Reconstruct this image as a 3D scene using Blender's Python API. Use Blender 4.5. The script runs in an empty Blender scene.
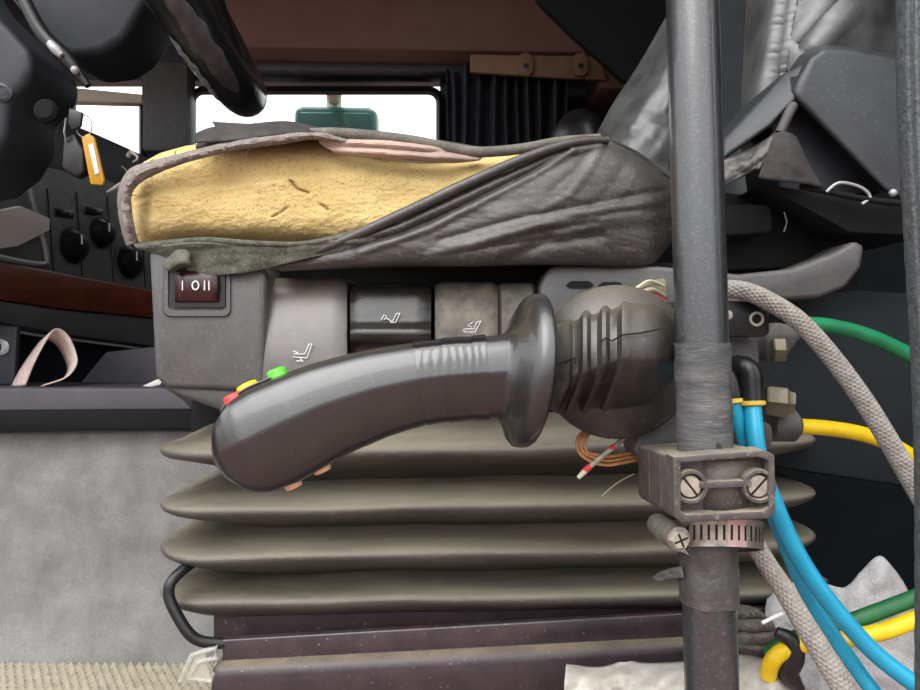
import bpy, bmesh, math, random
from mathutils import Vector, Matrix, noise
random.seed(7)
C = bpy.context.scene
COL = C.collection
PI = math.pi
# ------------------------------------------------------------------ camera, sky, exposure
F = 690.0            # focal length in pixels of the 920 px wide frame
CAMZ = 0.5           # lens height above the cab floor
cam = bpy.data.cameras.new('camera'); cam.sensor_width = 36.0; cam.lens = 36.0 * F / 920.0
cam.clip_start = 0.01
camo = bpy.data.objects.new('camera', cam); COL.objects.link(camo)
camo.location = (0, 0, CAMZ); camo.rotation_euler = (PI / 2, 0, 0)
C.camera = camo
W = bpy.data.worlds.new('sky'); C.world = W; W.use_nodes = True
wn = W.node_tree
bg = wn.nodes['Background']
tc = wn.nodes.new('ShaderNodeTexCoord'); sx = wn.nodes.new('ShaderNodeSeparateXYZ')
rp = wn.nodes.new('ShaderNodeValToRGB')
wn.links.new(tc.outputs['Generated'], sx.inputs[0]); wn.links.new(sx.outputs['Z'], rp.inputs[0])
rp.color_ramp.elements[0].position = 0.02; rp.color_ramp.elements[0].color = (0.2, 0.21, 0.22, 1)
e3 = rp.color_ramp.elements.new(0.7); e3.color = (1.0, 1.0, 1.0, 1)
rp.color_ramp.elements[1].position = 0.16; rp.color_ramp.elements[1].color = (0.5, 0.52, 0.54, 1)
wn.links.new(rp.outputs[0], bg.inputs[0]); bg.inputs[1].default_value = 3.0
sun = bpy.data.lights.new('hazy_sun', 'SUN'); sun.energy = 1.6; sun.angle = math.radians(50); sun.color = (1.0, 0.98, 0.95)
suno = bpy.data.objects.new('hazy_sun', sun); COL.objects.link(suno)
suno.rotation_euler = Vector((0.42, 0.80, -1.05)).to_track_quat('-Z', 'Y').to_euler()
C.view_settings.view_transform = 'Standard'; C.view_settings.look = 'None'
C.view_settings.gamma = 1.0; C.view_settings.use_curve_mapping = False
C.view_settings.exposure = 0.35

# ------------------------------------------------------------------ helpers
def P(px, py, Y):
    return Vector(((px - 460.0) / F * Y, Y, CAMZ + (345.0 - py) / F * Y))
def lin(c):
    c /= 255.0
    return c / 12.92 if c <= 0.04045 else ((c + 0.055) / 1.055) ** 2.4
def col(t): return (lin(t[0]), lin(t[1]), lin(t[2]), 1.0)

def mat(name, c1, c2=None, scale=30, rough=0.6, metal=0.0, bump=0.0, bscale=300, btype='noise',
        dust=None, damt=0.6, dscale=25, stretch=None, contrast=(0.35, 0.65), spec=0.5, alpha=None, rvar=0.0,
        coat=0.0, detail=6, sheen=0.0, dz=(-0.3, 0.8), speck=None):
    m = bpy.data.materials.new(name); m.use_nodes = True
    nt = m.node_tree; N = nt.nodes; L = nt.links
    b = N['Principled BSDF']
    b.inputs['Roughness'].default_value = rough; b.inputs['Metallic'].default_value = metal
    b.inputs['Specular IOR Level'].default_value = spec
    b.inputs['Coat Weight'].default_value = coat
    if sheen: b.inputs['Sheen Weight'].default_value = sheen
    co = N.new('ShaderNodeTexCoord'); out = co.outputs['Object']
    if stretch:
        mp = N.new('ShaderNodeMapping'); mp.inputs['Scale'].default_value = stretch
        L.new(out, mp.inputs[0]); out = mp.outputs[0]
    src = None
    def mix(fac, a, bcol):
        mx = N.new('ShaderNodeMix'); mx.data_type = 'RGBA'
        L.new(fac, mx.inputs[0])
        for v, i in ((a, 6), (bcol, 7)):
            if isinstance(v, tuple): mx.inputs[i].default_value = v
            else: L.new(v, mx.inputs[i])
        return mx.outputs[2]
    def nz(s, d=detail, vec=None):
        n = N.new('ShaderNodeTexNoise'); n.inputs['Scale'].default_value = s; n.inputs['Detail'].default_value = d
        n.inputs['Roughness'].default_value = 0.6
        L.new(vec or out, n.inputs['Vector']); return n.outputs['Fac']
    def rng(x, a, c, lo=0.0, hi=1.0):
        r = N.new('ShaderNodeMapRange'); L.new(x, r.inputs[0])
        r.inputs[1].default_value = a; r.inputs[2].default_value = c
        r.inputs[3].default_value = lo; r.inputs[4].default_value = hi
        return r.outputs[0]
    cur = col(c1)
    if c2 is not None:
        cur = mix(rng(nz(scale), contrast[0], contrast[1]), cur, col(c2))
    if dust is not None:
        g = N.new('ShaderNodeNewGeometry'); s = N.new('ShaderNodeSeparateXYZ'); L.new(g.outputs['Normal'], s.inputs[0])
        mu = N.new('ShaderNodeMath'); mu.operation = 'MULTIPLY'
        L.new(rng(s.outputs['Z'], dz[0], dz[1]), mu.inputs[0])
        L.new(rng(nz(dscale, 8), 0.3, 0.62, 0.15, damt), mu.inputs[1])
        cur = mix(mu.outputs[0], cur, col(dust))
        r = N.new('ShaderNodeMapRange'); L.new(mu.outputs[0], r.inputs[0]); r.inputs[3].default_value = rough; r.inputs[4].default_value = min(1, rough + 0.5)
        L.new(r.outputs[0], b.inputs['Roughness'])
    elif rvar:
        L.new(rng(nz(scale * 1.7), 0.3, 0.7, max(0.02, rough - rvar), min(1, rough + rvar)), b.inputs['Roughness'])
    if speck:          # small flecks of dirt, grit or pores: (colour, strength, scale, threshold)
        base = cur
        cur = mix(rng(nz(speck[2], 3), speck[3], speck[3] + 0.12, 0.0, speck[1]), base, col(speck[0]))
    if isinstance(cur, tuple): b.inputs['Base Color'].default_value = cur
    else: L.new(cur, b.inputs['Base Color'])
    if bump:
        if btype == 'voronoi':
            v = N.new('ShaderNodeTexVoronoi'); v.inputs['Scale'].default_value = bscale; v.feature = 'DISTANCE_TO_EDGE'
            L.new(out, v.inputs['Vector']); h = v.outputs['Distance']
        elif btype == 'pores':
            v = N.new('ShaderNodeTexVoronoi'); v.inputs['Scale'].default_value = bscale
            L.new(out, v.inputs['Vector']); h = v.outputs['Distance']
        elif btype == 'wave':
            v = N.new('ShaderNodeTexWave'); v.inputs['Scale'].default_value = bscale; v.inputs['Distortion'].default_value = 6.0; v.inputs['Detail'].default_value = 3.0; v.inputs['Detail Scale'].default_value = 0.6
            L.new(out, v.inputs['Vector']); h = v.outputs['Fac']
        else:
            h = nz(bscale, 5)
        bp = N.new('ShaderNodeBump'); bp.inputs['Strength'].default_value = bump; bp.inputs['Distance'].default_value = 0.002
        L.new(h, bp.inputs['Height']); L.new(bp.outputs[0], b.inputs['Normal'])
    if alpha is not None:
        b.inputs['Alpha'].default_value = alpha
    return m

class G:
    """collects shapes that become ONE mesh object"""
    def __init__(s): s.v = []; s.f = []; s.m = []
    def add(s, vs, fs, m=0):
        o = len(s.v); s.v += [Vector(x) for x in vs]
        s.f += [tuple(i + o for i in f) for f in fs]; s.m += [m] * len(fs); return s
    def box(s, lo, hi, m=0, M=None):
        vs = [Vector((x, y, z)) for x in (lo[0], hi[0]) for y in (lo[1], hi[1]) for z in (lo[2], hi[2])]
        if M is not None: vs = [M @ v for v in vs]
        return s.add(vs, [(0, 1, 3, 2), (4, 6, 7, 5), (0, 4, 5, 1), (2, 3, 7, 6), (0, 2, 6, 4), (1, 5, 7, 3)], m)
    def loft(s, rings, closed=True, cap=True, m=0):
        n = len(rings[0]); vs = [p for r in rings for p in r]; fs = []
        for i in range(len(rings) - 1):
            for j in range(n if closed else n - 1):
                k = (j + 1) % n
                fs.append((i * n + j, i * n + k, (i + 1) * n + k, (i + 1) * n + j))
        if cap and closed:
            fs.append(tuple(range(n))[::-1]); b = (len(rings) - 1) * n; fs.append(tuple(range(b, b + n)))
        return s.add(vs, fs, m)
    def grid(s, rows, m=0, mfun=None):
        n = len(rows[0]); o = len(s.v)
        s.v += [Vector(p) for r in rows for p in r]
        for i in range(len(rows) - 1):
            for j in range(n - 1):
                s.f.append((o + i * n + j, o + i * n + j + 1, o + (i + 1) * n + j + 1, o + (i + 1) * n + j))
                s.m.append(mfun(i, j) if mfun else m)
        return s
    def tube(s, pts, r, n=12, m=0, cap=True, sub=0, flat=1.0):
        if sub: pts = cr(pts, sub)
        pts = [Vector(p) for p in pts]; k = len(pts)
        rr = (lambda i: r) if not isinstance(r, (list, tuple)) else (lambda i: lerp_list(r, i / (k - 1)))
        t0 = (pts[1] - pts[0]).normalized()
        up = Vector((0, 0, 1)) if abs(t0.z) < 0.9 else Vector((0, 1, 0))
        u = t0.cross(up).normalized(); rings = []
        for i in range(k):
            t = (pts[min(i + 1, k - 1)] - pts[max(i - 1, 0)]).normalized()
            u = (u - t * u.dot(t)).normalized(); w = t.cross(u)
            rings.append([pts[i] + (u * math.cos(a) + w * math.sin(a) * flat) * rr(i) for a in [2 * PI * j / n for j in range(n)]])
        return s.loft(rings, True, cap, m)
    def prismb(s, outline, Y0, Y1, m=0):
        """outline: pixel outline seen at the far distance Y1, pulled straight forward to Y0"""
        b = [P(x, y, Y1) for x, y in outline]; a = [Vector((p.x, Y0, p.z)) for p in b]
        return s.loft([a, b], True, True, m)
    def lathe(s, o, axis, prof, n=28, m=0, cap=True, sy=1.0, ref=None):
        axis = Vector(axis).normalized(); up = Vector(ref) if ref else (Vector((0, 0, 1)) if abs(axis.z) < 0.9 else Vector((1, 0, 0)))
        u = axis.cross(up).normalized(); w = axis.cross(u); o = Vector(o)
        rings = [[o + axis * h + (u * math.cos(a) + w * math.sin(a) * sy) * max(r, 1e-5) for a in [2 * PI * j / n for j in range(n)]] for r, h in prof]
        return s.loft(rings, True, cap, m)
    def prism(s, outline, Y0, Y1, m=0):
        """outline: pixel outline seen at distance Y0, pushed straight back to Y1"""
        a = [P(x, y, Y0) for x, y in outline]; b = [Vector((p.x, Y1, p.z)) for p in a]
        return s.loft([a, b], True, True, m)
    def ball(s, c, r, m=0, n=14):
        c = Vector(c); r = Vector(r) if not isinstance(r, (int, float)) else Vector((r, r, r)); rings = []
        for i in range(n // 2 + 1):
            t = PI * i / (n // 2); q = max(math.sin(t), 1e-3)
            rings.append([c + Vector((math.cos(a) * q * r.x, math.sin(a) * q * r.y, math.cos(t) * r.z)) for a in [2 * PI * j / n for j in range(n)]])
        return s.loft(rings, True, True, m)

def lerp_list(l, t):
    x = t * (len(l) - 1); i = min(int(x), len(l) - 2); f = x - i
    return l[i] * (1 - f) + l[i + 1] * f
def cr(pts, n):
    """Catmull-Rom resample to n points, spaced evenly along the length"""
    pts = [tuple(p) for p in pts]; k = len(pts)
    if k == 1: return [Vector(pts[0])] * n
    d = len(pts[0]); fine = []
    for i in range(k - 1):
        p0 = pts[i - 1] if i > 0 else tuple(2 * pts[0][q] - pts[1][q] for q in range(d))
        p1, p2 = pts[i], pts[i + 1]
        p3 = pts[i + 2] if i + 2 < k else tuple(2 * pts[-1][q] - pts[-2][q] for q in range(d))
        for j in range(16):
            t = j / 16.0
            fine.append(tuple(0.5 * (2 * p1[q] + (p2[q] - p0[q]) * t + (2 * p0[q] - 5 * p1[q] + 4 * p2[q] - p3[q]) * t * t + (3 * p1[q] - p0[q] - 3 * p2[q] + p3[q]) * t ** 3) for q in range(d)))
    fine.append(pts[-1])
    L = [0.0]
    for a, b in zip(fine, fine[1:]): L.append(L[-1] + math.sqrt(sum((a[q] - b[q]) ** 2 for q in range(d))))
    out = []; j = 0
    for i in range(n):
        s = L[-1] * i / (n - 1)
        while j < len(L) - 2 and L[j + 1] < s: j += 1
        f = (s - L[j]) / max(L[j + 1] - L[j], 1e-9)
        out.append(Vector([fine[j][q] * (1 - f) + fine[j + 1][q] * f for q in range(d)]))
    return out
def crx(pts, n):
    return cr(pts, n)
def interp(tab, x):
    if x <= tab[0][0]: return tab[0][1]
    for (a, b), (c, d) in zip(tab, tab[1:]):
        if x <= c: return b + (d - b) * (x - a) / (c - a)
    return tab[-1][1]
def seg_d(p, poly):
    best = 1e9
    for a, b in zip(poly, poly[1:]):
        dx, dy = b[0] - a[0], b[1] - a[1]; t = max(0, min(1, ((p[0] - a[0]) * dx + (p[1] - a[1]) * dy) / (dx * dx + dy * dy + 1e-9)))
        best = min(best, math.hypot(p[0] - a[0] - t * dx, p[1] - a[1] - t * dy))
    return best
def surf(rows, nu, nv, disp=None):
    """rows of (px,py,Y) control points -> dense grid of world points"""
    rr = [cr([tuple(map(float, p)) for p in r], nu) for r in rows]
    cols = [cr([tuple(rr[i][j]) for i in range(len(rr))], nv) for j in range(nu)]
    out = []
    for i in range(nv):
        row = []
        for j in range(nu):
            x, y, Y = cols[j][i]
            if disp: Y += disp(x, y, i / (nv - 1), j / (nu - 1))
            row.append(P(x, y, Y))
        out.append(row)
    return out
def px(pts, Y=None, n=0):
    r = [P(p[0], p[1], p[2] if len(p) > 2 else Y) for p in pts]
    return cr(r, n) if n else r

def braid(pts, r, sub=420, n=56, turns=13, pitch=1250.0):
    """woven sleeve: crossing strands raised on the tube"""
    c = cr(pts, sub); g = G(); rings = []; u = None; run = 0.0
    for i in range(sub):
        t = (c[min(i + 1, sub - 1)] - c[max(i - 1, 0)]).normalized()
        if u is None: u = t.cross(Vector((0, 0, 1))).normalized()
        u = (u - t * u.dot(t)).normalized(); w = t.cross(u)
        if i: run += (c[i] - c[i - 1]).length
        rr = lerp_list(r, i / (sub - 1)); ring = []
        for j in range(n):
            a = 2 * PI * j / n
            k = max(math.sin(turns * a + run * pitch), math.sin(turns * a - run * pitch))
            ring.append(c[i] + (u * math.cos(a) + w * math.sin(a)) * rr * (0.95 + 0.10 * k))
        rings.append(ring)
    return g.loft(rings)
LOC = {}
def thing(name, label, cat, loc=(0, 0, 0), group=None):
    o = bpy.data.objects.new(name, None); COL.objects.link(o); o.location = loc; o.empty_display_size = 0.05
    o['label'] = label; o['category'] = cat
    if group: o['group'] = group
    LOC[o.name] = Vector(loc); return o
def obj(name, g, mats, parent=None, ang=38, bevel=0, seg=2, solid=0, sub=0, label=None, cat=None, group=None, kind=None, soff=0):
    if not isinstance(mats, (list, tuple)): mats = [mats]
    if parent is not None: loc = LOC[parent.name]
    else:
        xs = [v.x for v in g.v]; ys = [v.y for v in g.v]; zs = [v.z for v in g.v]
        loc = Vector(((min(xs) + max(xs)) / 2, (min(ys) + max(ys)) / 2, min(zs)))
    me = bpy.data.meshes.new(name)
    me.from_pydata([tuple(v - loc) for v in g.v], [], g.f)
    for m in mats: me.materials.append(m)
    me.polygons.foreach_set('material_index', g.m)
    bm = bmesh.new(); bm.from_mesh(me)
    bmesh.ops.remove_doubles(bm, verts=bm.verts, dist=1e-6)
    bmesh.ops.recalc_face_normals(bm, faces=bm.faces)
    if bevel:
        es = [e for e in bm.edges if len(e.link_faces) == 2 and e.calc_face_angle(0) > math.radians(28)]
        bmesh.ops.bevel(bm, geom=es, offset=bevel, segments=seg, affect='EDGES', profile=0.5, clamp_overlap=True)
    bm.to_mesh(me); bm.free()
    me.polygons.foreach_set('use_smooth', [True] * len(me.polygons))
    me.set_sharp_from_angle(angle=math.radians(ang))
    o = bpy.data.objects.new(name, me); COL.objects.link(o)
    if solid:
        md = o.modifiers.new('thickness', 'SOLIDIFY'); md.thickness = solid; md.offset = soff
    if sub:
        md = o.modifiers.new('smooth', 'SUBSURF'); md.levels = sub; md.render_levels = sub
    if parent is not None:
        o.parent = parent
    else:
        o.location = loc
    LOC[o.name] = loc
    if label: o['label'] = label
    if cat: o['category'] = cat
    if group: o['group'] = group
    if kind: o['kind'] = kind
    return o
def nse(x, y, z=0.0): return noise.noise(Vector((x, y, z)))
def fbm(x, y, z=0.0, o=4): return noise.fractal(Vector((x, y, z)), 1.0, 2.0, o)
def gs(d, w): return math.exp(-(d / w) ** 2)

# ------------------------------------------------------------------ materials
M = {}
M['navy'] = mat('dark_blue_plastic', (34, 37, 44), (44, 47, 55), rough=0.55, bump=0.15, bscale=500)
M['black'] = mat('black_plastic', (20, 20, 22), (31, 31, 32), rough=0.35, bump=0.1, bscale=500)
M['hole'] = mat('unlit_gap', (8, 8, 8), rough=0.9)
M['greyplastic'] = mat('grey_grained_plastic', (64, 63, 64), (78, 76, 76), scale=40, rough=0.42, bump=0.2, bscale=900, spec=0.7, dust=(130, 124, 118), damt=0.3, speck=((128, 124, 120), 0.35, 340, 0.6))
M['darkgrey'] = mat('dark_grey_plastic', (58, 58, 60), (72, 71, 71), scale=60, rough=0.45, bump=0.25, bscale=900, dust=(120, 112, 104), damt=0.45)
M['coolgrey'] = mat('cool_grey_grained_plastic', (40, 43, 47), (50, 53, 56), scale=40, rough=0.42, bump=0.2, bscale=1100, spec=0.6, speck=((96, 98, 102), 0.35, 420, 0.58))
M['carpet'] = mat('grey_carpet', (150, 149, 147), (112, 109, 107), scale=14, rough=0.95, bump=0.5, bscale=500, detail=12, contrast=(0.3, 0.72), speck=((84, 82, 80), 0.3, 480, 0.5))
M['mat'] = mat('ribbed_mat', (180, 171, 150), (160, 152, 134), scale=60, rough=0.9, bump=0.2, bscale=200, speck=((110, 103, 92), 0.3, 260, 0.58))
M['redbrown'] = mat('reddish_brown_headlining', (126, 94, 84), (116, 84, 74), scale=6, rough=0.85)
M['tan'] = mat('tan_plastic', (150, 112, 84), (138, 102, 76), scale=20, rough=0.6)
M['curtain'] = mat('dark_curtain', (60, 63, 72), (48, 50, 58), scale=30, rough=0.9, bump=0.3, bscale=400)
M['leather'] = mat('dark_worn_leather', (46, 43, 41), (68, 63, 59), scale=28, rough=0.4, bump=0.25, bscale=650, btype='voronoi', contrast=(0.3, 0.7), rvar=0.1, spec=0.8, speck=((124, 116, 108), 0.45, 260, 0.58))
M['leather2'] = mat('backrest_leather', (88, 89, 88), (62, 63, 64), scale=22, rough=0.32, bump=0.2, bscale=800, spec=0.8, speck=((128, 126, 122), 0.4, 240, 0.6))
M['leatherback'] = mat('dusty_dark_leather', (44, 41, 42), (66, 61, 58), scale=40, rough=0.85, bump=0.3, bscale=700)
M['fleece'] = mat('grey_fleece_backing', (150, 138, 132), (112, 102, 98), scale=160, rough=0.95, bump=1.0, bscale=700, speck=((186, 176, 170), 0.6, 600, 0.52))
M['lining'] = mat('pinkish_lining', (176, 152, 138), (150, 128, 118), scale=30, rough=0.8, bump=0.2, bscale=400)
M['flap'] = mat('grey_green_fabric', (104, 104, 92), (76, 76, 68), scale=120, rough=0.95, bump=0.9, bscale=800, speck=((140, 138, 122), 0.5, 500, 0.54))
M['foam'] = mat('yellow_foam', (226, 200, 138), (204, 174, 110), scale=26, rough=0.95, bump=0.9, bscale=520, detail=10, contrast=(0.3, 0.75), speck=((150, 112, 60), 0.55, 420, 0.56))
M['rubber'] = mat('dusty_bellows_rubber', (58, 54, 50), (74, 69, 62), scale=60, rough=0.5, dust=(136, 127, 108), damt=0.72, dscale=16, bump=0.2, bscale=300, stretch=(0.25, 1, 2.5), dz=(0.1, 0.75), spec=.7, speck=((150, 142, 126), 0.35, 300, 0.6))
M['jet'] = mat('matt_jet_plastic', (9, 10, 11), (13, 14, 16), rough=0.8, spec=0.3)
M['purple'] = mat('reflection_tinted_steel', (62, 50, 54), (48, 40, 44), scale=50, rough=0.38, bump=0.15, bscale=250, dust=(160, 145, 120), damt=0.5, dz=(0.5, 1.0), speck=((170, 160, 150), 0.7, 260, 0.66))  # magenta reflection on the dark bars put into the base colour
M['grip'] = mat('black_grip_plastic', (18, 17, 18), (27, 25, 26), scale=60, rough=0.3, bump=0.08, bscale=900, rvar=0.05, spec=1.0, coat=0.4, dust=(84, 82, 80), damt=0.13, speck=((110, 106, 104), 0.35, 220, 0.66))
M['tape'] = mat('black_insulating_tape', (24, 23, 24), (34, 32, 33), scale=50, rough=0.2, bump=0.12, bscale=60, btype='wave', spec=1.0, coat=0.3)
M['boot'] = mat('dusty_black_rubber', (34, 32, 31), (48, 45, 42), scale=60, rough=0.38, bump=0.12, bscale=400, spec=0.9, dust=(122, 112, 96), damt=0.45, dz=(0.0, 0.9), speck=((110, 102, 90), 0.4, 300, 0.6))
M['pole'] = mat('dark_grey_painted_tube', (36, 37, 39), (44, 46, 48), scale=200, rough=0.3, bump=0.12, bscale=900, spec=1.0, coat=0.4, speck=((104, 106, 108), 0.35, 500, 0.56))
M['poletape'] = mat('dusty_wrapped_tape', (64, 65, 67), (92, 91, 90), scale=45, rough=0.6, bump=0.4, bscale=200, stretch=(0.5, 0.5, 3), speck=((120, 118, 114), 0.5, 240, 0.58))
M['wrap'] = mat('crumpled_black_wrap', (58, 57, 57), (78, 76, 74), scale=50, rough=0.4, bump=0.8, bscale=110, speck=((112, 110, 108), 0.4, 200, 0.6))
M['clamp'] = mat('dusty_clamp_plastic', (66, 61, 60), (82, 76, 73), scale=60, rough=0.5, bump=0.3, bscale=300, dust=(166, 154, 132), damt=0.7, dz=(0.3, 1.0), speck=((150, 140, 124), 0.5, 300, 0.58))
M['steel'] = mat('dull_steel', (186, 182, 174), (140, 134, 126), scale=140, rough=0.38, metal=0.85, bump=0.15, bscale=400)
M['steelpaint'] = mat('galvanised_screw', (186, 178, 164), (150, 142, 130), scale=120, rough=0.5, metal=0.5)
M['redsteel'] = mat('reddish_band_steel', (198, 172, 166), (178, 150, 144), scale=120, rough=0.45, metal=0.5)
M['blue'] = mat('blue_air_hose', (36, 164, 200), (30, 150, 186), scale=40, rough=0.35)
M['green'] = mat('green_air_hose', (24, 132, 84), (20, 112, 72), scale=40, rough=0.4)
M['dkgreen'] = mat('deep_green_hose', (30, 104, 58), (24, 84, 48), scale=40, rough=0.45)
M['yellow'] = mat('yellow_hose', (238, 204, 20), (220, 180, 14), scale=40, rough=0.4)
M['purpleclean'] = mat('reflection_tinted_strip', (62, 48, 53), (44, 36, 40), scale=50, rough=0.3, bump=0.12, bscale=250, spec=.8, speck=((170, 160, 150), .7, 260, .66))  # same reflection tint painted in, without the dust
M['oring'] = mat('yellow_collar', (214, 180, 70), rough=0.5)
M['braid'] = mat('braided_sleeve', (160, 153, 146), (132, 126, 120), scale=160, rough=0.75, speck=((96, 90, 84), .5, 900, .56))
M['rag'] = mat('white_rag', (208, 204, 197), (180, 174, 164), scale=30, rough=0.95, bump=0.35, bscale=500, speck=((140, 132, 120), 0.3, 260, 0.58))
M['greyrag'] = mat('grey_fluffy_rag', (192, 190, 190), (160, 158, 160), scale=40, rough=1.0, bump=1.0, bscale=500, speck=((205, 204, 204), 0.5, 420, 0.54))
M['roll'] = mat('dusty_grey_fabric', (116, 110, 102), (92, 88, 82), scale=50, rough=0.9, bump=0.5, bscale=300, speck=((150, 144, 134), 0.4, 260, 0.58))
M['teal'] = mat('dark_teal_panel', (36, 42, 46), (44, 49, 52), scale=20, rough=0.5, bump=0.1, bscale=400)
M['tealdark'] = mat('deep_dark_teal_panel', (22, 29, 33), (28, 35, 39), scale=20, rough=0.75, spec=.3, speck=((70, 72, 72), .4, 260, .64))
M['wood'] = mat('dark_red_wood_trim', (128, 62, 42), (96, 44, 30), scale=14, rough=0.35, stretch=(6, 1, 6))
M['dash'] = mat('dark_dashboard', (92, 98, 96), (108, 113, 110), scale=40, rough=0.5, bump=0.15, bscale=400)
M['greystrip'] = mat('mid_grey_trim', (92, 92, 94), (82, 82, 84), scale=20, rough=0.6)
M['console'] = mat('purplish_grey_plastic', (66, 63, 70), (76, 73, 79), scale=20, rough=0.5, bump=0.1, bscale=500)
M['silver'] = mat('silver_trim', (168, 170, 172), rough=0.3, metal=0.25)
M['card'] = mat('grey_card', (232, 224, 222), rough=0.6)
M['strap'] = mat('pale_pink_webbing', (232, 216, 206), (212, 190, 180), scale=60, rough=0.9, bump=0.5, bscale=500)
M['keytag'] = mat('yellow_key_tag', (186, 136, 22), rough=0.4)
M['white'] = mat('white_print', (225, 225, 222), rough=0.6)
M['redsw'] = mat('dark_red_switch', (56, 16, 22), (40, 11, 16), scale=60, rough=0.25)
M['btnred'] = mat('red_button', (240, 62, 54), rough=0.3)
M['btnyel'] = mat('yellow_button', (248, 204, 20), rough=0.3)
M['btngrn'] = mat('green_button', (92, 196, 50), rough=0.3)
M['btnor'] = mat('pale_orange_button', (224, 178, 140), rough=0.4)
M['beige'] = mat('beige_visor', (196, 188, 168), rough=0.8)
M['copper'] = mat('tan_wire', (206, 152, 100), (176, 120, 72), scale=200, rough=0.45)
M['greywire'] = mat('grey_wire', (176, 166, 150), (150, 140, 126), scale=200, rough=0.6)
M['redwire'] = mat('red_sleeve', (206, 60, 56), rough=0.5)
M['palewire'] = mat('pale_wire', (208, 200, 170), rough=0.5)
M['mirrorteal'] = mat('flare_tinted_mirror_back', (86, 128, 124), (70, 112, 110), scale=8, rough=0.35)  # teal of the flare put into the base colour
M['seal'] = mat('rubber_seal', (78, 82, 84), (64, 68, 70), scale=200, rough=0.5, bump=0.8, bscale=260, speck=((120, 122, 124), 0.4, 300, 0.58))
M['ground'] = mat('bounce_tinted_ground', (124, 98, 92), (104, 82, 78), scale=2, rough=0.95)  # unseen ground, reddish tint added to bounce warm light onto undersides
M['shell'] = mat('cab_shell', (60, 60, 64), (52, 52, 56), scale=5, rough=0.8)
M['brass'] = mat('dull_brass_fitting', (132, 124, 106), (104, 98, 84), scale=90, rough=0.5, metal=0.6)
def glassy(name, tint, gloss):
    m = bpy.data.materials.new(name); m.use_nodes = True; nt = m.node_tree
    for n in list(nt.nodes):
        if n.type != 'OUTPUT_MATERIAL': nt.nodes.remove(n)
    out = [n for n in nt.nodes if n.type == 'OUTPUT_MATERIAL'][0]
    t = nt.nodes.new('ShaderNodeBsdfTransparent'); t.inputs[0].default_value = tint
    g = nt.nodes.new('ShaderNodeBsdfGlossy'); g.inputs['Roughness'].default_value = 0.05
    lw = nt.nodes.new('ShaderNodeLayerWeight'); lw.inputs[0].default_value = gloss
    mx = nt.nodes.new('ShaderNodeMixShader')
    nt.links.new(lw.outputs['Fresnel'], mx.inputs[0]); nt.links.new(t.outputs[0], mx.inputs[1]); nt.links.new(g.outputs[0], mx.inputs[2])
    nt.links.new(mx.outputs[0], out.inputs[0]); return m
M['glass'] = glassy('window_glass', (0.96, 0.98, 0.97, 1), 0.1)
M['clear'] = mat('clear_plastic', (200, 196, 184), rough=0.15, alpha=0.38)

# ------------------------------------------------------------------ the setting
S = lambda name, g, m, **k: obj(name, g, m, kind='structure', **k)
S('ground', G().box((-30, -30, -1.35), (30, 30, -1.25)), M['ground'])
S('floor', G().box((-1.9, 0.5, -0.06), (1.2, 2.3, 0.0)), M['shell'])
S('ceiling', G().box((-1.9, 0.5, 1.75), (1.2, 2.4, 1.8)), M['redbrown'])
S('wall_rear', G().box((1.2, 0.3, -0.06), (1.26, 2.4, 1.8)), M['shell'])
g = G().box((-1.96, 0.5, -0.06), (-1.9, 2.4, 0.85)); g.box((-1.96, 0.5, 1.55), (-1.9, 2.4, 1.8)); S('wall_front', g, M['shell'])
# passenger side wall with two window openings
WY = 2.25
def wx(p): return (p - 460) / F * WY
def wz(p): return CAMZ + (345 - p) / F * WY
g = G()
g.box((-1.9, WY, -0.06), (1.2, WY + 0.06, wz(178)))
g.box((-1.9, WY, wz(80)), (1.2, WY + 0.06, 1.8))
g.box((-1.9, WY, wz(178)), (wx(66), WY + 0.06, wz(80)))
g.box((wx(142), WY, wz(178)), (wx(186), WY + 0.06, wz(80)))
g.box((wx(440), WY, wz(178)), (1.2, WY + 0.06, wz(80)))
S('wall_far', g, M['navy'])
def rrect(x0, x1, y0, y1, r, n=6):
    pts = []
    for cx, cy, a0 in ((x1 - r, y0 + r, -90), (x1 - r, y1 - r, 0), (x0 + r, y1 - r, 90), (x0 + r, y0 + r, 180)):
        for i in range(n + 1):
            a = math.radians(a0 + 90 * i / n); pts.append((cx + r * math.cos(a), cy + r * math.sin(a)))
    return pts
def window(name, x0, x1, y0, y1, r, fw, mt):
    root = thing(name, '', '', P((x0 + x1) / 2, y1, WY)); del root['label']; del root['category']; root['kind'] = 'structure'
    a = rrect(x0 - fw, x1 + fw, y0 - fw, y1 + fw, r + fw); b = rrect(x0, x1, y0, y1, r)
    g = G(); rings = [px(a, WY + 0.03), px(a, WY - 0.02), px([(p[0] * .4 + q[0] * .6, p[1] * .4 + q[1] * .6) for p, q in zip(a, b)], WY - 0.03), px(b, WY - 0.015), px(b, WY + 0.03)]
    g.loft(rings, True, False); obj('window_frame', g, mt, root)
    g = G(); g.loft([px(b, WY + 0.016), px(b, WY + 0.021)]); obj('pane', g, M['glass'], root)
    return root
window('window_1', 196, 436, 95, 170, 8, 9, M['black'])
window('window_2', 74, 139, 100, 170, 5, 5, M['navy'])
g = G().prism([(60, 86), (142, 94), (142, 103), (60, 101)], 2.2, 2.24); S('trim_1', g, M['beige'], bevel=0.004)
g = G().prism([(228, 50), (470, 55), (470, 72), (228, 70)], 2.16, 2.249); S('trim_2', g, M['console'], bevel=0.006)
g = G().prism([(140, 60), (188, 60), (188, 152), (140, 152)], 2.17, 2.249); S('trim_3', g, M['darkgrey'], bevel=0.02)
# reddish-brown panel above the passenger window (overhead locker front)
g = G().prism([(215, -60), (640, -60), (640, 90), (600, 88), (600, 52), (225, 47)], 2.05, 2.249); S('wall_overhead', g, M['redbrown'], bevel=0.008)
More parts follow.
